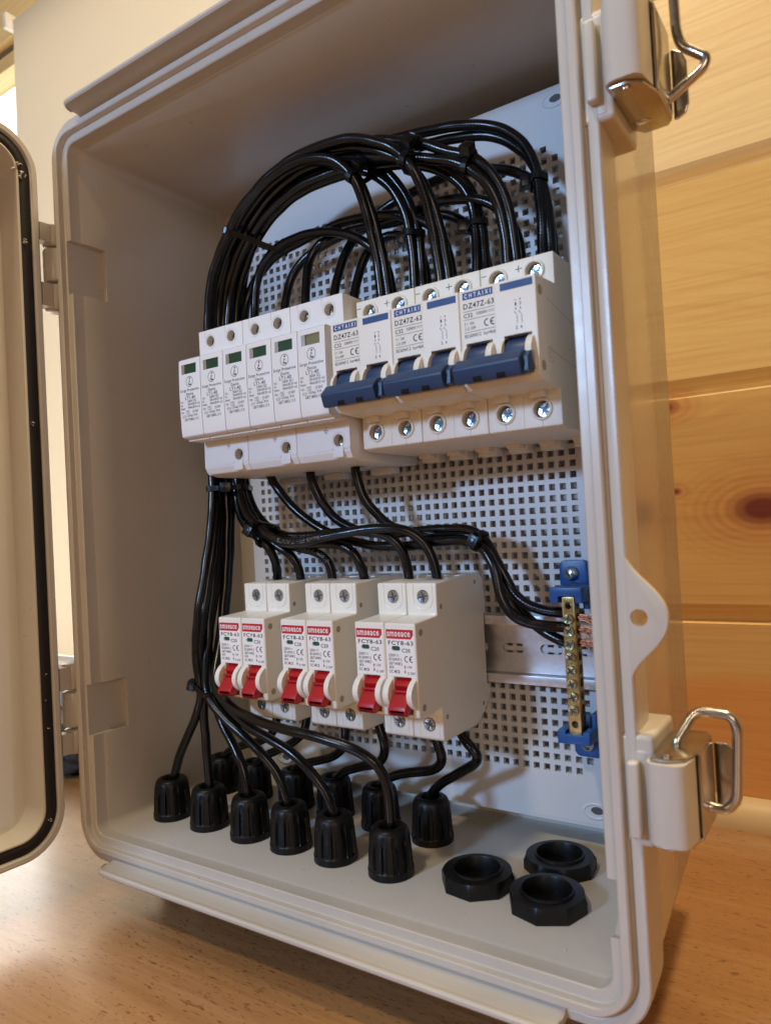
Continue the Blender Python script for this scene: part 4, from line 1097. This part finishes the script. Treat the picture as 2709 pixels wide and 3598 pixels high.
for nm, sgn, z0, z1, tz0, tz1, xa, xb in (('clip', 1, 136.6, 142.0, 139, 153.4, 260.8, 275.6), ('clip', -1, 66.4, 72.6, 51.0, 64.5, 264.0, 278.8)):
    mb = MB()
    xl, xr = (266.3, 282.5)
    # U-shaped claw: plate behind, two cheeks gripping the bar
    mb.box(xl, xr, 90.5, 113.6, z0, z1)
    mb.box(xl, 270.6, 78.2, 91, z0 - (2.0 if sgn > 0 else 0), z1)
    mb.box(279.0, xr, 78.2, 91, z0 - (2.0 if sgn > 0 else -.0), z1)
    mb.box(xl + .1, xr - .1, 78.0, 91, (z0 + 1.2 if sgn > 0 else z0 - .1), (z1 + .1 if sgn > 0 else z1 - 1.6))
    pl = []
    r = 2.6
    for cx, cz, a0 in ((xb - r, tz1 - r, 0), (xa + r, tz1 - r, 90), (xa + r, tz0 + r, 180), (xb - r, tz0 + r, 270)):
        for k in range(6):
            a = math.radians(a0 + 18 * k); pl.append((cz + r * math.sin(a), cx + r * math.cos(a)))
    mb.prism(pl, 108.5, 113.7, 'Y')
    mb.box(279.5, xr, 88, 113.6, z0 - 6 if sgn > 0 else z0 - 1, z1 + 6 if sgn < 0 else z1 - 1)
    shift(mb, UO); cl = mb.build(nm, M['holder'], bus, bevel=.5)
    zc = 146.5 if sgn > 0 else 58.0
    mb = MB(); mb.lathe(((xa + xb) / 2 - .6, 0, zc), [(3.9, 108.6), (3.9, 107.9), (3.4, 106.6), (2.4, 105.9), (.1, 105.6)][::-1], 'Y', 28); shift(mb, UO)
    sc = mb.build('fixing_screw', M['zinc'], cl, smooth_all=True)
    mb = MB()
    for a in (0.4, 0.4 + math.pi / 2):
        c, s_ = math.cos(a), math.sin(a); cx = (xa + xb) / 2 - .6
        mb.add([(cx + c * u - s_ * v_, 105.5, zc + s_ * u + c * v_) for u, v_ in ((-2.0, -.35), (2.0, -.35), (2.0, .35), (-2.0, .35))], [(0, 1, 2, 3)])
    shift(mb, UO)
CABLES=[
 ('front',[(182.2,72,286),(182.2,72,305.1),(181.7,72,316),(181.6,70,326.9),(181.3,66,339.2),(179.9,62,353.2),(179.7,58,360.9),(180.1,56,365.3),(175.4,54,372.7),(168.9,52,377.6),(160,50,381.6),(148.3,50,384.4),(133.5,50,384.1),(116.9,50,379.1),(100.1,52,370.4),(86.2,54,360.1),(73.6,56,347.5),(63.2,58,336.6),(53.7,60,318),(55,60,266),(56.3,60,214.1),(57.3,58,194.2),(59.6,52,176.2),(59.1,46,155.1),(56.4,42,134.3),(54.3,40,120.5),(53.1,40,106.4),(54.8,40,92.4),(57.4,40,84.9),(58.1,40,82.9),(57.6,40,75.7),(52.6,40,67.2),(44.3,41,57.4),(35.9,42,46.5),(27.7,43,34),(23.6,43,23.7),(22.8,43,18.3)]),
 ('front',[(218.5,74,286),(218.5,74,305.6),(218.5,72,318.7),(218.5,68,331.7),(217.8,64,344.7),(217,60,354.1),(215.2,56,361.1),(210,54,368.1),(202.3,52,375.2),(192.8,51,380.1),(185.4,50,382.3),(176.9,50,384.1),(161.9,50,386.8),(146.1,50,386.9),(129.4,50,384.8),(113.4,50,378.8),(98.3,50,369.5),(86.3,52,359.5),(74.9,54,350.1),(63.4,56,336.1),(54.3,58,317.4),(54.8,61,266),(55.2,64,214.3),(55.9,62,194.3),(58.7,56,172.4),(61.2,48,151.4),(58,44,130.6),(55.6,42,116.7),(54.3,42,104.7),(55.6,42,92.1),(57.5,42,84.5),(57.8,42,82.4),(56.3,42,74.4),(56.6,42,63.5),(56.1,43,50.9),(56.6,43,39.4),(57.4,43,26.5),(57.3,43,20.7)]),
 ('front',[(222.8,76,286),(222.8,76,305.8),(222.1,74,319.7),(222,70,332),(220.5,66,345.2),(218.4,63,356.2),(210.9,62,363.5),(203.9,60,369.8),(194.3,58,376.3),(183.6,57,381.2),(174.6,56,383.4),(159.4,56,386.7),(143.4,56,387),(125.6,57,385.4),(109.4,58,379.7),(95,59,371.5),(83,60,361.5),(71.4,62,351.1),(61.5,63,338.3),(50.9,65,319.6),(54.3,64.5,266),(57.8,64,214),(56.4,64,194.2),(56.9,60,168.6),(58,54,147.3),(56.5,50,129.8),(55.6,48,115.8),(56.9,47,103.2),(58.1,46,91.5),(58.6,46,83.7),(60.2,46,82.5),(62.6,46,72.5),(66.6,46,63.6),(73.2,45,56),(81.7,44,48.8),(87.5,43,40.8),(89.2,43,33.4),(89.1,43,24.3)]),
 ('front',[(185.7,74,286),(185.7,74,304.8),(184.3,74,317.3),(183.8,72,329),(183.4,68,340.7),(182,65,352.8),(180.5,62,362.1),(178.8,62,366.1),(173.9,60,373),(166.7,58,378.6),(155.3,56,383.4),(144.2,56,385.8),(129.9,56,385),(113.1,56,379.8),(97.9,58,371.7),(83.9,60,361.2),(71.8,62,349.6),(61.9,64,338.4),(52.3,66,319.5),(54.2,67,266),(56.2,68,214.3),(54.8,68,194.3),(56.1,64,168.4),(57.3,58,146.9),(57.4,52,129.6),(55,50,115.5),(56.9,46,103.4),(60.6,41,92.6),(63.5,38,86.5),(63.4,38,85.2),(66.2,37,80),(72.9,36,74.5),(82.4,36,67.7),(94.4,37,61.2),(106,39,53.9),(113.5,41,44.9),(118.3,42,36),(119.7,43,27.9),(120.4,43,21.4)]),
 ('front',[(260.4,76,286),(260.4,76,304.6),(260.1,76,316.3),(259.6,74,328.6),(258,70,339.9),(254.1,68,350.6),(249.4,64,356),(240.4,64,360.3),(231.5,62,364.1),(224,60,369.1),(212.2,60,375.8),(198.9,60,381),(186.4,58,383.8),(177,58,385.9),(161.9,58,389.2),(146,58,390.1),(129.1,58,387.3),(113.1,59,382.2),(98.9,60,374.8),(86.9,61,364.8),(75.5,63,353.9),(64.6,65,341.6),(52.8,68,319.9),(56.5,68,266),(60.3,68,213.9),(59,68,194),(58.5,66,164.6),(59.6,62,142.9),(60.7,58,128.9),(60.1,54,111.5),(60.4,50,97.9),(60.9,46,87.4),(63,44,83.9),(69.8,42,77.7),(80.4,40,70.7),(96.6,38,66),(112.9,38,61.7),(127.6,39,56.6),(139.1,40,50.1),(146,42,41.4),(150.4,43,32.8),(152.5,43,25.6),(153,43,21.2)]),
 ('front',[(256.8,74,286),(256.8,74,304.3),(256.8,74,315.9),(256.3,72,327.6),(254.7,68,338.2),(250,66,347.9),(245.3,62,353),(235.5,62,357.8),(225.4,62,362.1),(216.2,60,365.7),(204.6,60,369.6),(190.2,60,373.6),(177.7,60,377.1),(171.4,60,380.6),(156.1,60,384.4),(139.9,60,385.3),(123.6,61,382.4),(109.9,62,376.3),(96.4,63,367.6),(84.4,65,357.8),(74.8,66,346.5),(65,68,335.2),(55.7,70,319.7),(57.8,71,266),(59.9,72,214.1),(58.5,72,194),(58,70,164.3),(58,66,142.5),(59.1,62,128.3),(62.2,54,111.5),(67.9,44,99.5),(71.9,36,91),(73.6,34,88.9),(80.8,32,83.7),(90.2,31,77.9),(104.9,30,72.9),(123.6,30,71),(143,30,69.6),(159.9,31,69.4),(173.6,33,66.5),(181.5,36,60.6),(186.2,37,59.4),(188.2,39,54.3),(189,41,48.3),(189.5,42,42),(189.1,43,34.7),(189,43,28.7),(188.8,43,23.5)]),
 ('lower',[(199.5,78,286),(199.5,78,306.9),(199.9,78,320.2),(201.1,76,332.7),(200.6,74,344.2),(197.6,72,354.9),(191.3,70,365.3),(182.1,68,373.1),(173.4,66,377.3),(164.3,64,377),(148.4,62,377.5),(133.4,62,377),(118.5,62,373),(102.8,64,366.8),(89.1,66,358.2),(76.7,68,346.6),(66.9,70,335.2),(58.7,72,319.5),(64.2,69,266),(69.7,66,213),(69.7,66,200),(77.5,62,191),(88.3,58,182.6),(98.3,56,176.9),(105.6,56,172.6),(114,56,169.7),(123.5,57,169.1),(129,58,170.9),(143.3,60,172.5),(158.2,62,174.4),(172.3,66,176.2),(183.1,68,176.5),(191.4,72,174.8),(198.1,75,169.8),(201.8,77,162.5),(203.1,78,154.9),(204.2,78,144.9)]),
 ('lower',[(204,80,286),(204,80,307.1),(204.4,80,319.7),(203.6,80,333.3),(203.2,78,346.2),(199.5,76,358.6),(193.1,74,369),(184.7,72,376.6),(174.3,70,382.1),(169.3,68,380.7),(155.2,66,382.6),(137.2,66,383.2),(119.8,66,380),(103.2,68,374.9),(90.6,70,367.4),(78.3,72,357.9),(67.6,74,346.8),(57.7,76,320.6),(62.6,73,266),(67.5,70,213.3),(68.4,70,201),(75.1,68,191.1),(83.6,67,182.2),(92.3,67,175.1),(100.5,68,169.7),(102.8,70,167.9),(115.7,72,167.9),(131.2,72,169.2),(143.7,72,169.3),(151.7,73,165.9),(155.8,75,159.4),(156.4,77,152.2),(156.2,78,145)]),
 ('lower',[(234.8,82,286),(234.8,82,307.2),(235,84,319.9),(236.2,84,332.6),(235.6,84,341.6),(233.5,82,351.1),(227.5,80,360.4),(218.9,78,367.2),(208,74,370.5),(194.7,72,374.1),(180.9,70,376.4),(165.1,68,375.8),(149.3,68,377.6),(132.6,68,377.5),(116.7,69,374.6),(102.7,70,368.1),(90,72,359.8),(78.7,74,349.1),(69,76,337.7),(60.7,78,320.4),(61.4,75,266),(62.1,72,213.8),(61.8,72,199.7),(64.6,70,189.9),(71.5,68,181.8),(81.3,66,175.9),(89.6,66,171.4),(94.2,68,167),(94.1,72,161.3),(91.2,76,154.3),(89.1,78,147.3),(88.9,78,144.8)]),
 ('lower',[(239.4,84,286),(239.4,84,307),(239.2,86,319.4),(238.5,86,332.5),(237,86,343.9),(233.6,85,354.1),(228.6,84,362.9),(220.8,82,370.2),(211.2,80,375.4),(200.8,76,378.6),(185.5,74,382.2),(170.2,72,379.5),(154.6,72,383.2),(138.2,72,384.5),(120.8,72,381.9),(106,73,376.4),(93.4,75,368.9),(81.3,77,360),(71.7,79,348.6),(59.8,82,321.4),(60.1,79,266),(60.5,76,214),(60.5,76,199.8),(66,74,189.4),(75.8,72,180.2),(86.1,71,172.6),(95.1,72,168.4),(102,74,164.8),(106.6,76,160.8),(107.8,78,154.8),(108.1,78,147.7),(108,78,144.7)]),
 ('lower',[(272.3,80,286),(272.3,80,305.9),(273.1,80,318.5),(273.2,80,331.2),(273.6,80,343.8),(271.6,80,354.1),(267.4,80,363.8),(261.1,80,372.5),(250.9,80,379.4),(239,78,383),(226.6,76,385),(213.3,72,384.6),(202.1,68,384),(186.8,66,384.9),(175.4,64,385.8),(165.7,63,387.4),(150.1,63,390.2),(133.4,63,389.8),(116.8,64,386.9),(102.8,65,380.8),(89.2,66,372.7),(76.8,68,362.1),(67,69,349.3),(58,71,337.5),(49.1,74,321.9),(54,77,266),(59,80,214.2),(60.2,80,199.8),(67.5,78,189.2),(77.8,76,179.6),(88.6,75,171.5),(98,75,168.4),(110,75,166.4),(122.2,75,164.8),(129.1,76,162.3),(131.8,78,157.3),(132.8,78,152),(132.6,78,144.7)]),
 ('lower',[(276.1,82,286),(276.1,82,305.8),(276.6,82,318.1),(276,82,331),(274.8,82,343.6),(269.9,84,353),(265,84,362.4),(258.5,84,370.2),(249.6,84,376),(239.7,82,378.9),(228.7,80,380.2),(217.4,78,380.1),(206.1,74,378.8),(193.4,72,379.5),(181.3,70,381.3),(166.6,70,384.9),(152.3,68,386.3),(136.6,68,386.2),(120,68,383.4),(106.2,69,377.8),(92.7,71,370.6),(80.4,73,360.5),(70.7,75,348.5),(61.8,77,335.9),(53.6,80,322.3),(55,82,266),(56.3,84,214.6),(58.8,84,200.8),(66.8,82,190.5),(80.1,78,180.7),(92.6,74,175.2),(105.5,70,172.8),(118,68,172.4),(130.5,66,173),(146.5,66,174.5),(162.4,68,175.5),(173.5,70,174.6),(181.6,73,171.4),(185.3,76,164.7),(186,78,156.9),(186.3,78,145)]),
 ('spd',[(182.7,84,286),(182.7,84,307.9),(181.6,84,319.1),(179.9,82,326.3),(176.5,80,333.2),(170.4,79,338.9),(162.6,78,345.5),(151.8,78,349.4),(137.3,78,355.3),(122.7,78,357.3),(107.5,78,356.2),(94.2,78,352.7),(84.3,80,346.5),(80.9,80,335.9),(79.6,80,326.9),(79,80,314.8),(80.5,78,303),(82,76,290)]),
 ('spd',[(220.9,84,286),(220.9,84,309),(221.6,82,320.8),(218.7,80,331.3),(212.6,79,338.2),(203.9,78,344.2),(193.4,78,348.6),(180.8,78,351.9),(167.2,80,354.9),(162.2,82,356.9),(149.5,84,358.8),(137.7,84,357.4),(123.8,84,355.8),(107.6,84,355.2),(92.4,84,352),(80.4,84,345.7),(74.8,82,336.4),(69.8,82,328.1),(68,80,317.1),(72.5,76,303),(77,72,290)]),
 ('spd',[(239.8,88,286),(239.8,88,308.6),(238.8,90,320.7),(234.3,90,332.2),(227.1,90,339.8),(218.1,90,346.2),(206.9,90,349.4),(194.5,90,350.5),(181.5,90,350.4),(169.5,88,350.9),(155.9,88,354.6),(148.4,88,350.4),(134.2,88,352.8),(121,88,350.1),(112.3,86,343.4),(106.2,84,335.2),(104.1,82,326.1),(104.3,80,315.9),(104.7,78,303),(105,76,290)]),
 ('spd',[(259.4,86,286),(259.4,86,307.6),(259.4,86,318.8),(257.4,84,329.3),(251,82,337.7),(242.7,82,343.5),(233.2,82,347.7),(223.4,82,350),(212.1,84,351.2),(199.5,86,351.3),(182.8,88,350.9),(166.8,88,351.6),(153,88,353.9),(144.5,88,353.4),(130.9,88,354.4),(124.4,86,350.7),(121.6,84,343.3),(121.3,82,333.9),(122.2,80,324.3),(121.8,80,315.5),(121.9,78,303),(122,76,290)]),
 ('spd',[(275.7,88,286),(275.7,88,308),(275,90,321.1),(273.2,90,334.6),(269.8,90,346.1),(264,90,353.2),(255.1,90,358.7),(242.9,92,364.5),(228.4,94,368.2),(213.1,96,370.3),(196.9,98,370.9),(182.8,98,367.8),(169.4,96,364.2),(157.4,94,358.4),(153.1,92,352.4),(149.8,88,345.3),(147.2,84,335.5),(144.4,82,327),(142.7,80,315.6),(142.8,78,303),(143,76,290)]),
 ('spd',[(202.3,88,286),(202.3,88,309.5),(201.6,90,323.1),(199.3,90,333.8),(192.1,90,340.1),(181.3,90,346.8),(170.6,90,347.4),(162.3,88,339.2),(159.9,84,329.6),(158,82,320.5),(156,82,311.9),(157,79,303),(158,76,290)]),
 ('earth',[(86,76,222),(87,76,213.1),(90.5,76,207),(98.8,76,196.8),(110.3,77,185.7),(123.3,78,176.6),(137.7,80,170),(153.9,82,165.8),(171,82,163.5),(187.5,82,163.9),(203.5,82,167.2),(216.9,82,168.8),(227.8,80,167.3),(235.1,78,162.3),(239.1,76,154.5),(239.8,76,145),(240.9,76,135.6),(244.8,76,129.5),(247.8,76,126.3),(255.6,77,123.7),(263.2,78,123),(272.4,80,122.6),(274,82,122.6)]),
 ('earth',[(119.6,76,222),(120.6,76,213.1),(121.8,76,204.6),(125.3,77,194.2),(131.6,80,183.6),(141.1,82,174.8),(155.1,84,171),(173.1,86,171.2),(191.7,86,173),(207.5,86,174.5),(219.8,86,174.3),(228.8,84,171.6),(234.7,82,164.5),(237.6,82,155.7),(241.4,82,146.1),(245,82,136.1),(252.3,82,131.5),(261.2,82,129.3),(271.7,82,129.2),(274,84,129.2)]),
 ('earth',[(153.5,76,222),(154.5,76,213.6),(154.7,76,203.8),(157.2,77,193.9),(162,80,184.7),(168.8,82,177.2),(177.6,84,172.4),(191.5,86,170),(207.2,88,171.1),(219.5,88,171.8),(228.4,88,167.7),(233.3,88,159.4),(237.1,88,148.8),(241.6,86,137.7),(248.1,85,125.9),(257.5,84,120.8),(265,83,116.9),(271.9,82,114),(274,84,114)]),
 ('rear',[(81.5,80,72),(82.5,80,60.4),(79.5,81,52.3),(74.1,82,45.3),(62.5,84,39.9),(47.5,86,37.6),(35.1,87,34.6),(24.6,88,29),(19.3,88,23.4),(17.9,88,16.7)]),
 ('rear',[(105.2,80,72),(106.2,80,63.1),(105.4,80,55.3),(101,81,48),(87.2,84,41.4),(71.8,86,35.9),(59.1,88,30.6),(52.9,88,26.3),(50.3,88,19.6)]),
 ('rear',[(134.1,80,72),(135.1,80,61.4),(135.7,80,53),(133.2,82,45.1),(125,84,38.9),(112.1,86,34.7),(99.7,87,32.4),(88.9,88,29.2),(84.1,88,25.1),(83,88,19.6)]),
 ('rear',[(156.5,80,72),(157.5,80,62.8),(161.5,79,58.6),(164,79,52.7),(163.5,80,46.5),(158.9,82,40.5),(150.7,84,37),(141.1,86,35.1),(131.4,87,33.1),(123.2,88,29.5),(119.7,88,25.7),(118.6,88,19)]),
 ('rear',[(193.4,80,72),(194.4,80,59.8),(198.2,79,56.3),(200.8,79,51.6),(200.7,80,47.6),(196.7,82,42.8),(188.8,84,39.3),(179.8,86,37.3),(171.1,87,35.8),(162.1,88,32.6),(155.9,88,29.8),(152.4,88,26.8),(151.4,88,22.7)]),
 ('rear',[(209.3,80,72),(210.3,80,62.5),(215.1,79,60.6),(220.4,78,58),(223.2,78,54.8),(222.5,80,51.5),(218.8,82,47.7),(211.4,84,43.3),(201.6,86,38.1),(193.8,88,33.5),(188.6,88,28.9),(185.9,88,25.2),(185,88,22.2)]),
]
RC = 2.72
NAMES = {
 'front': ['black cable from the nearest left arch down to the far left front gland', 'outermost black arch cable, running to the second front gland', 'black arch cable just under the outermost one, running to the third front gland',
           'black cable from the first blue-handled breaker down to the fourth front gland', 'black cable from the right-hand blue-handled breaker down to the fifth front gland', 'long black cable sweeping low under the red-switch breakers to the nearest gland'],
 'lower': ['black cable curving into the top of the rightmost red-switch breaker', 'black cable entering the left breaker of the middle pair after the branching tie', 'black cable entering the leftmost red-switch breaker from above', 'black cable entering the second red-switch breaker from above',
           'black cable from the highest arch, ending in the left breaker of the middle pair', 'black cable from the topmost right arch, ending in the right-hand pair of red-switch breakers'],
 'spd': ['black jumper arching into the leftmost surge protector, its right terminal', 'black jumper arching into the leftmost surge protector, its left terminal', 'short black jumper entering the middle surge protector, its left terminal', 'black jumper bending down sharply into the middle surge protector, its right terminal',
         'long black jumper from the far right breaker to the third surge protector', 'short black jumper curving behind the third surge protector'],
 'earth': ['black earth cable hanging from the first surge protector to the brass bar', 'black earth cable from the middle surge protector to the top brass terminal', 'black earth cable from the third surge protector to the third brass terminal'],
 'rear': ['black cable from under the first red-switch breaker to the corner rear gland', 'black cable from under the second red-switch breaker to the next rear gland', 'black cable from under the third red-switch breaker to the third rear gland', 'black cable from under the fourth red-switch breaker to the fourth rear gland',
          'black cable from under the fifth red-switch breaker, looping left behind the nearest arch', 'black cable from under the last red-switch breaker, kinked sharply above the right rear gland']}
GRP = {'front': 'black cables from the arch down to the front glands', 'lower': 'black cables from the arch to the lower breakers', 'spd': 'black jumper cables to the surge protectors', 'earth': 'black earth cables to the brass bar', 'rear': 'black cables from the lower breakers to the rear glands'}
cnt = {}
PATHS = []
def cable_obj(kind, ctrl, label, group, r=RC):
    pts = smooth_path(ctrl, 1.8, 3)
    if kind == 'rear': pts[-1] = pts[-1]
    mb = MB(); n = 14; fr = frames(pts); vs = []; us = []
    dist = 0
    for j, (p, (t, u, w_)) in enumerate(zip(pts, fr)):
        if j: dist += (pts[j] - pts[j - 1]).length
        for i in range(n):
            a = 2 * math.pi * i / n; vs.append(tuple(p + (u * math.cos(a) + w_ * math.sin(a)) * r)); us.append((dist, i / n * 18))
    fs = [(j * n + i, j * n + (i + 1) % n, (j + 1) * n + (i + 1) % n, (j + 1) * n + i) for j in range(len(pts) - 1) for i in range(n)]
    me = bpy.data.meshes.new('cable'); me.from_pydata([Vector(v_) * MM for v_ in vs], [], fs); me.materials.append(M['cable'])
    me.polygons.foreach_set('use_smooth', [True] * len(fs))
    uvl = me.uv_layers.new(name='UVMap')
    for lp_ in me.loops: uvl.data[lp_.index].uv = us[lp_.vertex_index]
    o = bpy.data.objects.new('cable', me); COL.objects.link(o)
    tag(o, label, 'cable', group); PATHS.append((kind, pts, o)); return o
for kind, ctrl in CABLES:
    i = cnt.get(kind, 0); cnt[kind] = i + 1
    cable_obj(kind, ctrl, NAMES[kind][i], GRP[kind])

# jacket printing on a few cables (lies on the cable, upside down as installed)
M['jacket_print'] = plastic('jacket_print', (0.16, 0.16, 0.16), 0.5, .3)
def wrap_print(idx, s0, body, h=2.2, ang=0.0, flip=True, side=Vector((0.5, -0.85, 0.1))):
    kind, pts, o = PATHS[idx]
    d = [0]
    for a, b_ in zip(pts[:-1], pts[1:]): d.append(d[-1] + (b_ - a).length)
    vs, fs = glyphs(body, .012)
    ax, bx = min(v_[0] for v_ in vs), max(v_[0] for v_ in vs); az, bz = min(v_[1] for v_ in vs), max(v_[1] for v_ in vs)
    k = h / (bz - az) * 1.05; out = []
    for a, b_ in vs:
        s_ = (a - ax) * k; s_ = s0 + (((bx - ax) * k - s_) if flip else s_)
        j = 0
        while j < len(d) - 2 and d[j + 1] < s_: j += 1
        t = (s_ - d[j]) / (d[j + 1] - d[j]); p = pts[j].lerp(pts[j + 1], t); tg_ = (pts[min(j + 2, len(pts) - 1)] - pts[max(0, j - 1)]).normalized()
        n0 = (side - tg_ * side.dot(tg_)).normalized(); b0 = tg_.cross(n0)
        th = ang + ((b_ - az) * k - h / 2) / RC * (-1 if not flip else 1)
        q = p + (n0 * math.cos(th) + b0 * math.sin(th)) * (RC + .035)
        out.append(tuple(q))
    mb = MB(); mb.add(out, fs); return mb.build('printing', M['jacket_print'], o)

# ------------------------------------------------------------------ cable ties
def near_cables(c, n_, rad=26):
    """points where the cables cross the plane through c with normal n_"""
    res = []
    for kind, pts, o in PATHS:
        best = None
        for a, b_ in zip(pts[:-1], pts[1:]):
            da, db = (a - c).dot(n_), (b_ - c).dot(n_)
            if da * db <= 0 and (a - c).length < rad:
                t = da / (da - db) if da != db else 0; q = a.lerp(b_, t)
                if best is None or (q - c).length < (best - c).length: best = q
        if best is not None: res.append(best)
    return res
def hull(P2):
    P2 = sorted(set(P2))
    if len(P2) < 3: return P2
    def half(pp):
        h = []
        for p in pp:
            while len(h) > 1 and (h[-1][0] - h[-2][0]) * (p[1] - h[-2][1]) - (h[-1][1] - h[-2][1]) * (p[0] - h[-2][0]) <= 0: h.pop()
            h.append(p)
        return h
    a = half(P2); b_ = half(P2[::-1]); return a[:-1] + b_[:-1]
def tie(c, n_, rad, head_dir, label, tail=9.0, wd=3.2):
    c = Vector(c); n_ = Vector(n_).normalized(); hd = Vector(head_dir); hd = (hd - n_ * hd.dot(n_)).normalized(); w_ = n_.cross(hd)
    pts = near_cables(c, n_, rad)
    P2 = []
    for p in pts:
        a = (p - c).dot(hd); b_ = (p - c).dot(w_)
        for k in range(12): P2.append((round(a + (RC + .35) * math.cos(k * math.pi / 6), 3), round(b_ + (RC + .35) * math.sin(k * math.pi / 6), 3)))
    if not P2: return
    h = hull(P2); mb = MB(); n = len(h)
    cx = sum(p[0] for p in h) / n; cy = sum(p[1] for p in h) / n
    vs = []
    for a, b_ in h:
        L_ = math.hypot(a - cx, b_ - cy); e = ((a - cx) / L_, (b_ - cy) / L_)
        for off in (0, 1.1):
            for sgn in (-1, 1): vs.append(tuple(c + hd * (a + e[0] * off) + w_ * (b_ + e[1] * off) + n_ * (sgn * wd / 2)))
    fs = []
    for i in range(n):
        j = (i + 1) % n
        fs += [(4 * i + 2, 4 * j + 2, 4 * j + 3, 4 * i + 3), (4 * i, 4 * i + 1, 4 * j + 1, 4 * j), (4 * i, 4 * j, 4 * j + 2, 4 * i + 2), (4 * i + 1, 4 * i + 3, 4 * j + 3, 4 * j + 1)]
    mb.add(vs, fs, 0, False)
    o_ = Vector(c)
    mb.v = [tuple(Vector(p) - o_) for p in mb.v]
    t = thing('cable_tie', label, 'cable tie', c, 'black cable ties round the cable bundles')
    mb.build('strap', M['tie'], t, bevel=0)
    amax = max(p[0] for p in h)
    hb_ = MB(); hb_.box(-.4, 4.4, -3.1, 3.1, -2.9, 2.9); hb_.box(4.3, 4.8, -1.6, 1.6, -1.5, 1.5)
    R_ = Matrix((hd, w_, n_)).transposed()
    hb_.v = [tuple(R_ @ (Vector(p) + Vector((amax, cy, 0)))) for p in hb_.v]
    hb_.build('head', M['tie'], t, bevel=.5)
    tl = MB(); tl.add([(0, -.5, -wd / 2), (0, -.5, wd / 2), (2, -tail, wd / 2 * .9), (2.4, -tail - 1.5, 0), (2, -tail, -wd / 2 * .9), (0.9, .3, -wd / 2), (0.9, .3, wd / 2), (2.9, -tail, wd / 2 * .9), (2.9, -tail, -wd / 2 * .9)], [(0, 1, 2, 3, 4), (5, 8, 3, 7, 6), (0, 4, 8, 5), (1, 6, 7, 2), (2, 7, 3), (4, 3, 8), (0, 5, 6, 1)])
    tl.v = [tuple(R_ @ (Vector(p) + Vector((amax + 1.2, cy - 2.4, 0)))) for p in tl.v]
    tl.build('tail', M['tie'], t)
    return t
tie((176.5, 60.5, 365.5), (.75, 0.1, -.66), 13, (.5, -.8, .5), 'tie on the front pair of arch cables, above the first blue-handled breaker', 1)
tie((89.4, 60, 358.4), (.45, 0, .89), 34, (-.8, -.5, .3), 'big tie round the whole bundle on the upper left of the arch', 5)
tie((200.4, 79, 334.8), (.05, 0, 1), 13, (-.9, -.5, 0), 'tie low behind the first blue-handled breaker, its tail sticking out left', 7)
tie((211.0, 59, 364.2), (.85, .1, -.5), 15, (.3, -.9, .5), 'tie at the crest of the arch with a shining head', 2)
tie((235.6, 85, 333.4), (0, 0, 1), 14, (-.9, -.5, 0), 'tie holding the cables above the middle blue-handled breaker', 5)
tie((244.0, 64, 357.2), (.9, 0, -.4), 15, (-.1, -.7, .8), 'tie with a square upright head near the top of the arch', 1)
tie((272.8, 82, 344.9), (.05, 0, 1), 15, (-1, -.6, 0), 'tie on the far right pair of cables, its cut tail pointing left', 6)
tie((57.5, 66, 206.0), (0, 0, 1), 20, (.55, -.85, 0), 'tie just under the leftmost surge protector', 2)
tie((89.1, 66, 174.5), (.85, 0, -.52), 20, (-.2, -.95, .3), 'tie where the lower cables turn right, above the leftmost red-switch breaker', 4)
tie((60, 41, 84.4), (.3, 0, .95), 22, (-.95, -.35, 0), 'tie low on the left bundle with its head and cut tail facing left', 8)
tie((228.5, 84, 166.3), (.9, 0, -.45), 15, (.1, -1, .1), 'tie round the three earth cables before they drop to the brass bar', 3)

# bare copper strands where the earth cables leave the bar
k = 0
for kind, pts, o in PATHS:
    if kind != 'earth': continue
    z = pts[-1].z; z = {0: 121.0, 1: 127.1, 2: 114.7}[k]; k += 1
    mb = MB()
    for q in range(12):
        a = q * 2.4; rr = 1.7 * math.sqrt(q / 12)
        y = 84.0 + rr * math.cos(a); zz = z + rr * math.sin(a); ln = random.uniform(4.5, 8.2)
        mb.tube([Vector((272, y, zz)), Vector((278.4, y, zz)), Vector((278 + ln * .6, y + .3 * (y - 84), zz + random.uniform(-.2, .3) - .2)), Vector((278 + ln, y + .7 * (y - 84), zz + 0.6 * (zz - z) - .9))], .33, 7)
    mb.build('copper_strands', M['copper'], o, smooth_all=True)

idx = {}
for i, (kind, pts, o) in enumerate(PATHS): idx.setdefault(kind, []).append(i)
def s_at(i, x):
    """arc length on cable i where its course last passes the given x"""
    kind, pts, o = PATHS[i]; d = 0; r = 0
    for a, b_ in zip(pts[:-1], pts[1:]):
        d += (b_ - a).length
        if (a.x - x) * (b_.x - x) <= 0 and a.z < 220: r = d
    return r
wrap_print(idx['lower'][0], s_at(idx['lower'][0], 112), 'RoHS FT1 TWN75', 2.4, -.1)
wrap_print(idx['lower'][5], s_at(idx['lower'][5], 108), 'FT1 TWN75 OR NOZL', 2.3, .2)
wrap_print(idx['lower'][4], s_at(idx['lower'][4], 108), 'E102470 CXX0TE', 2.2, -.1)
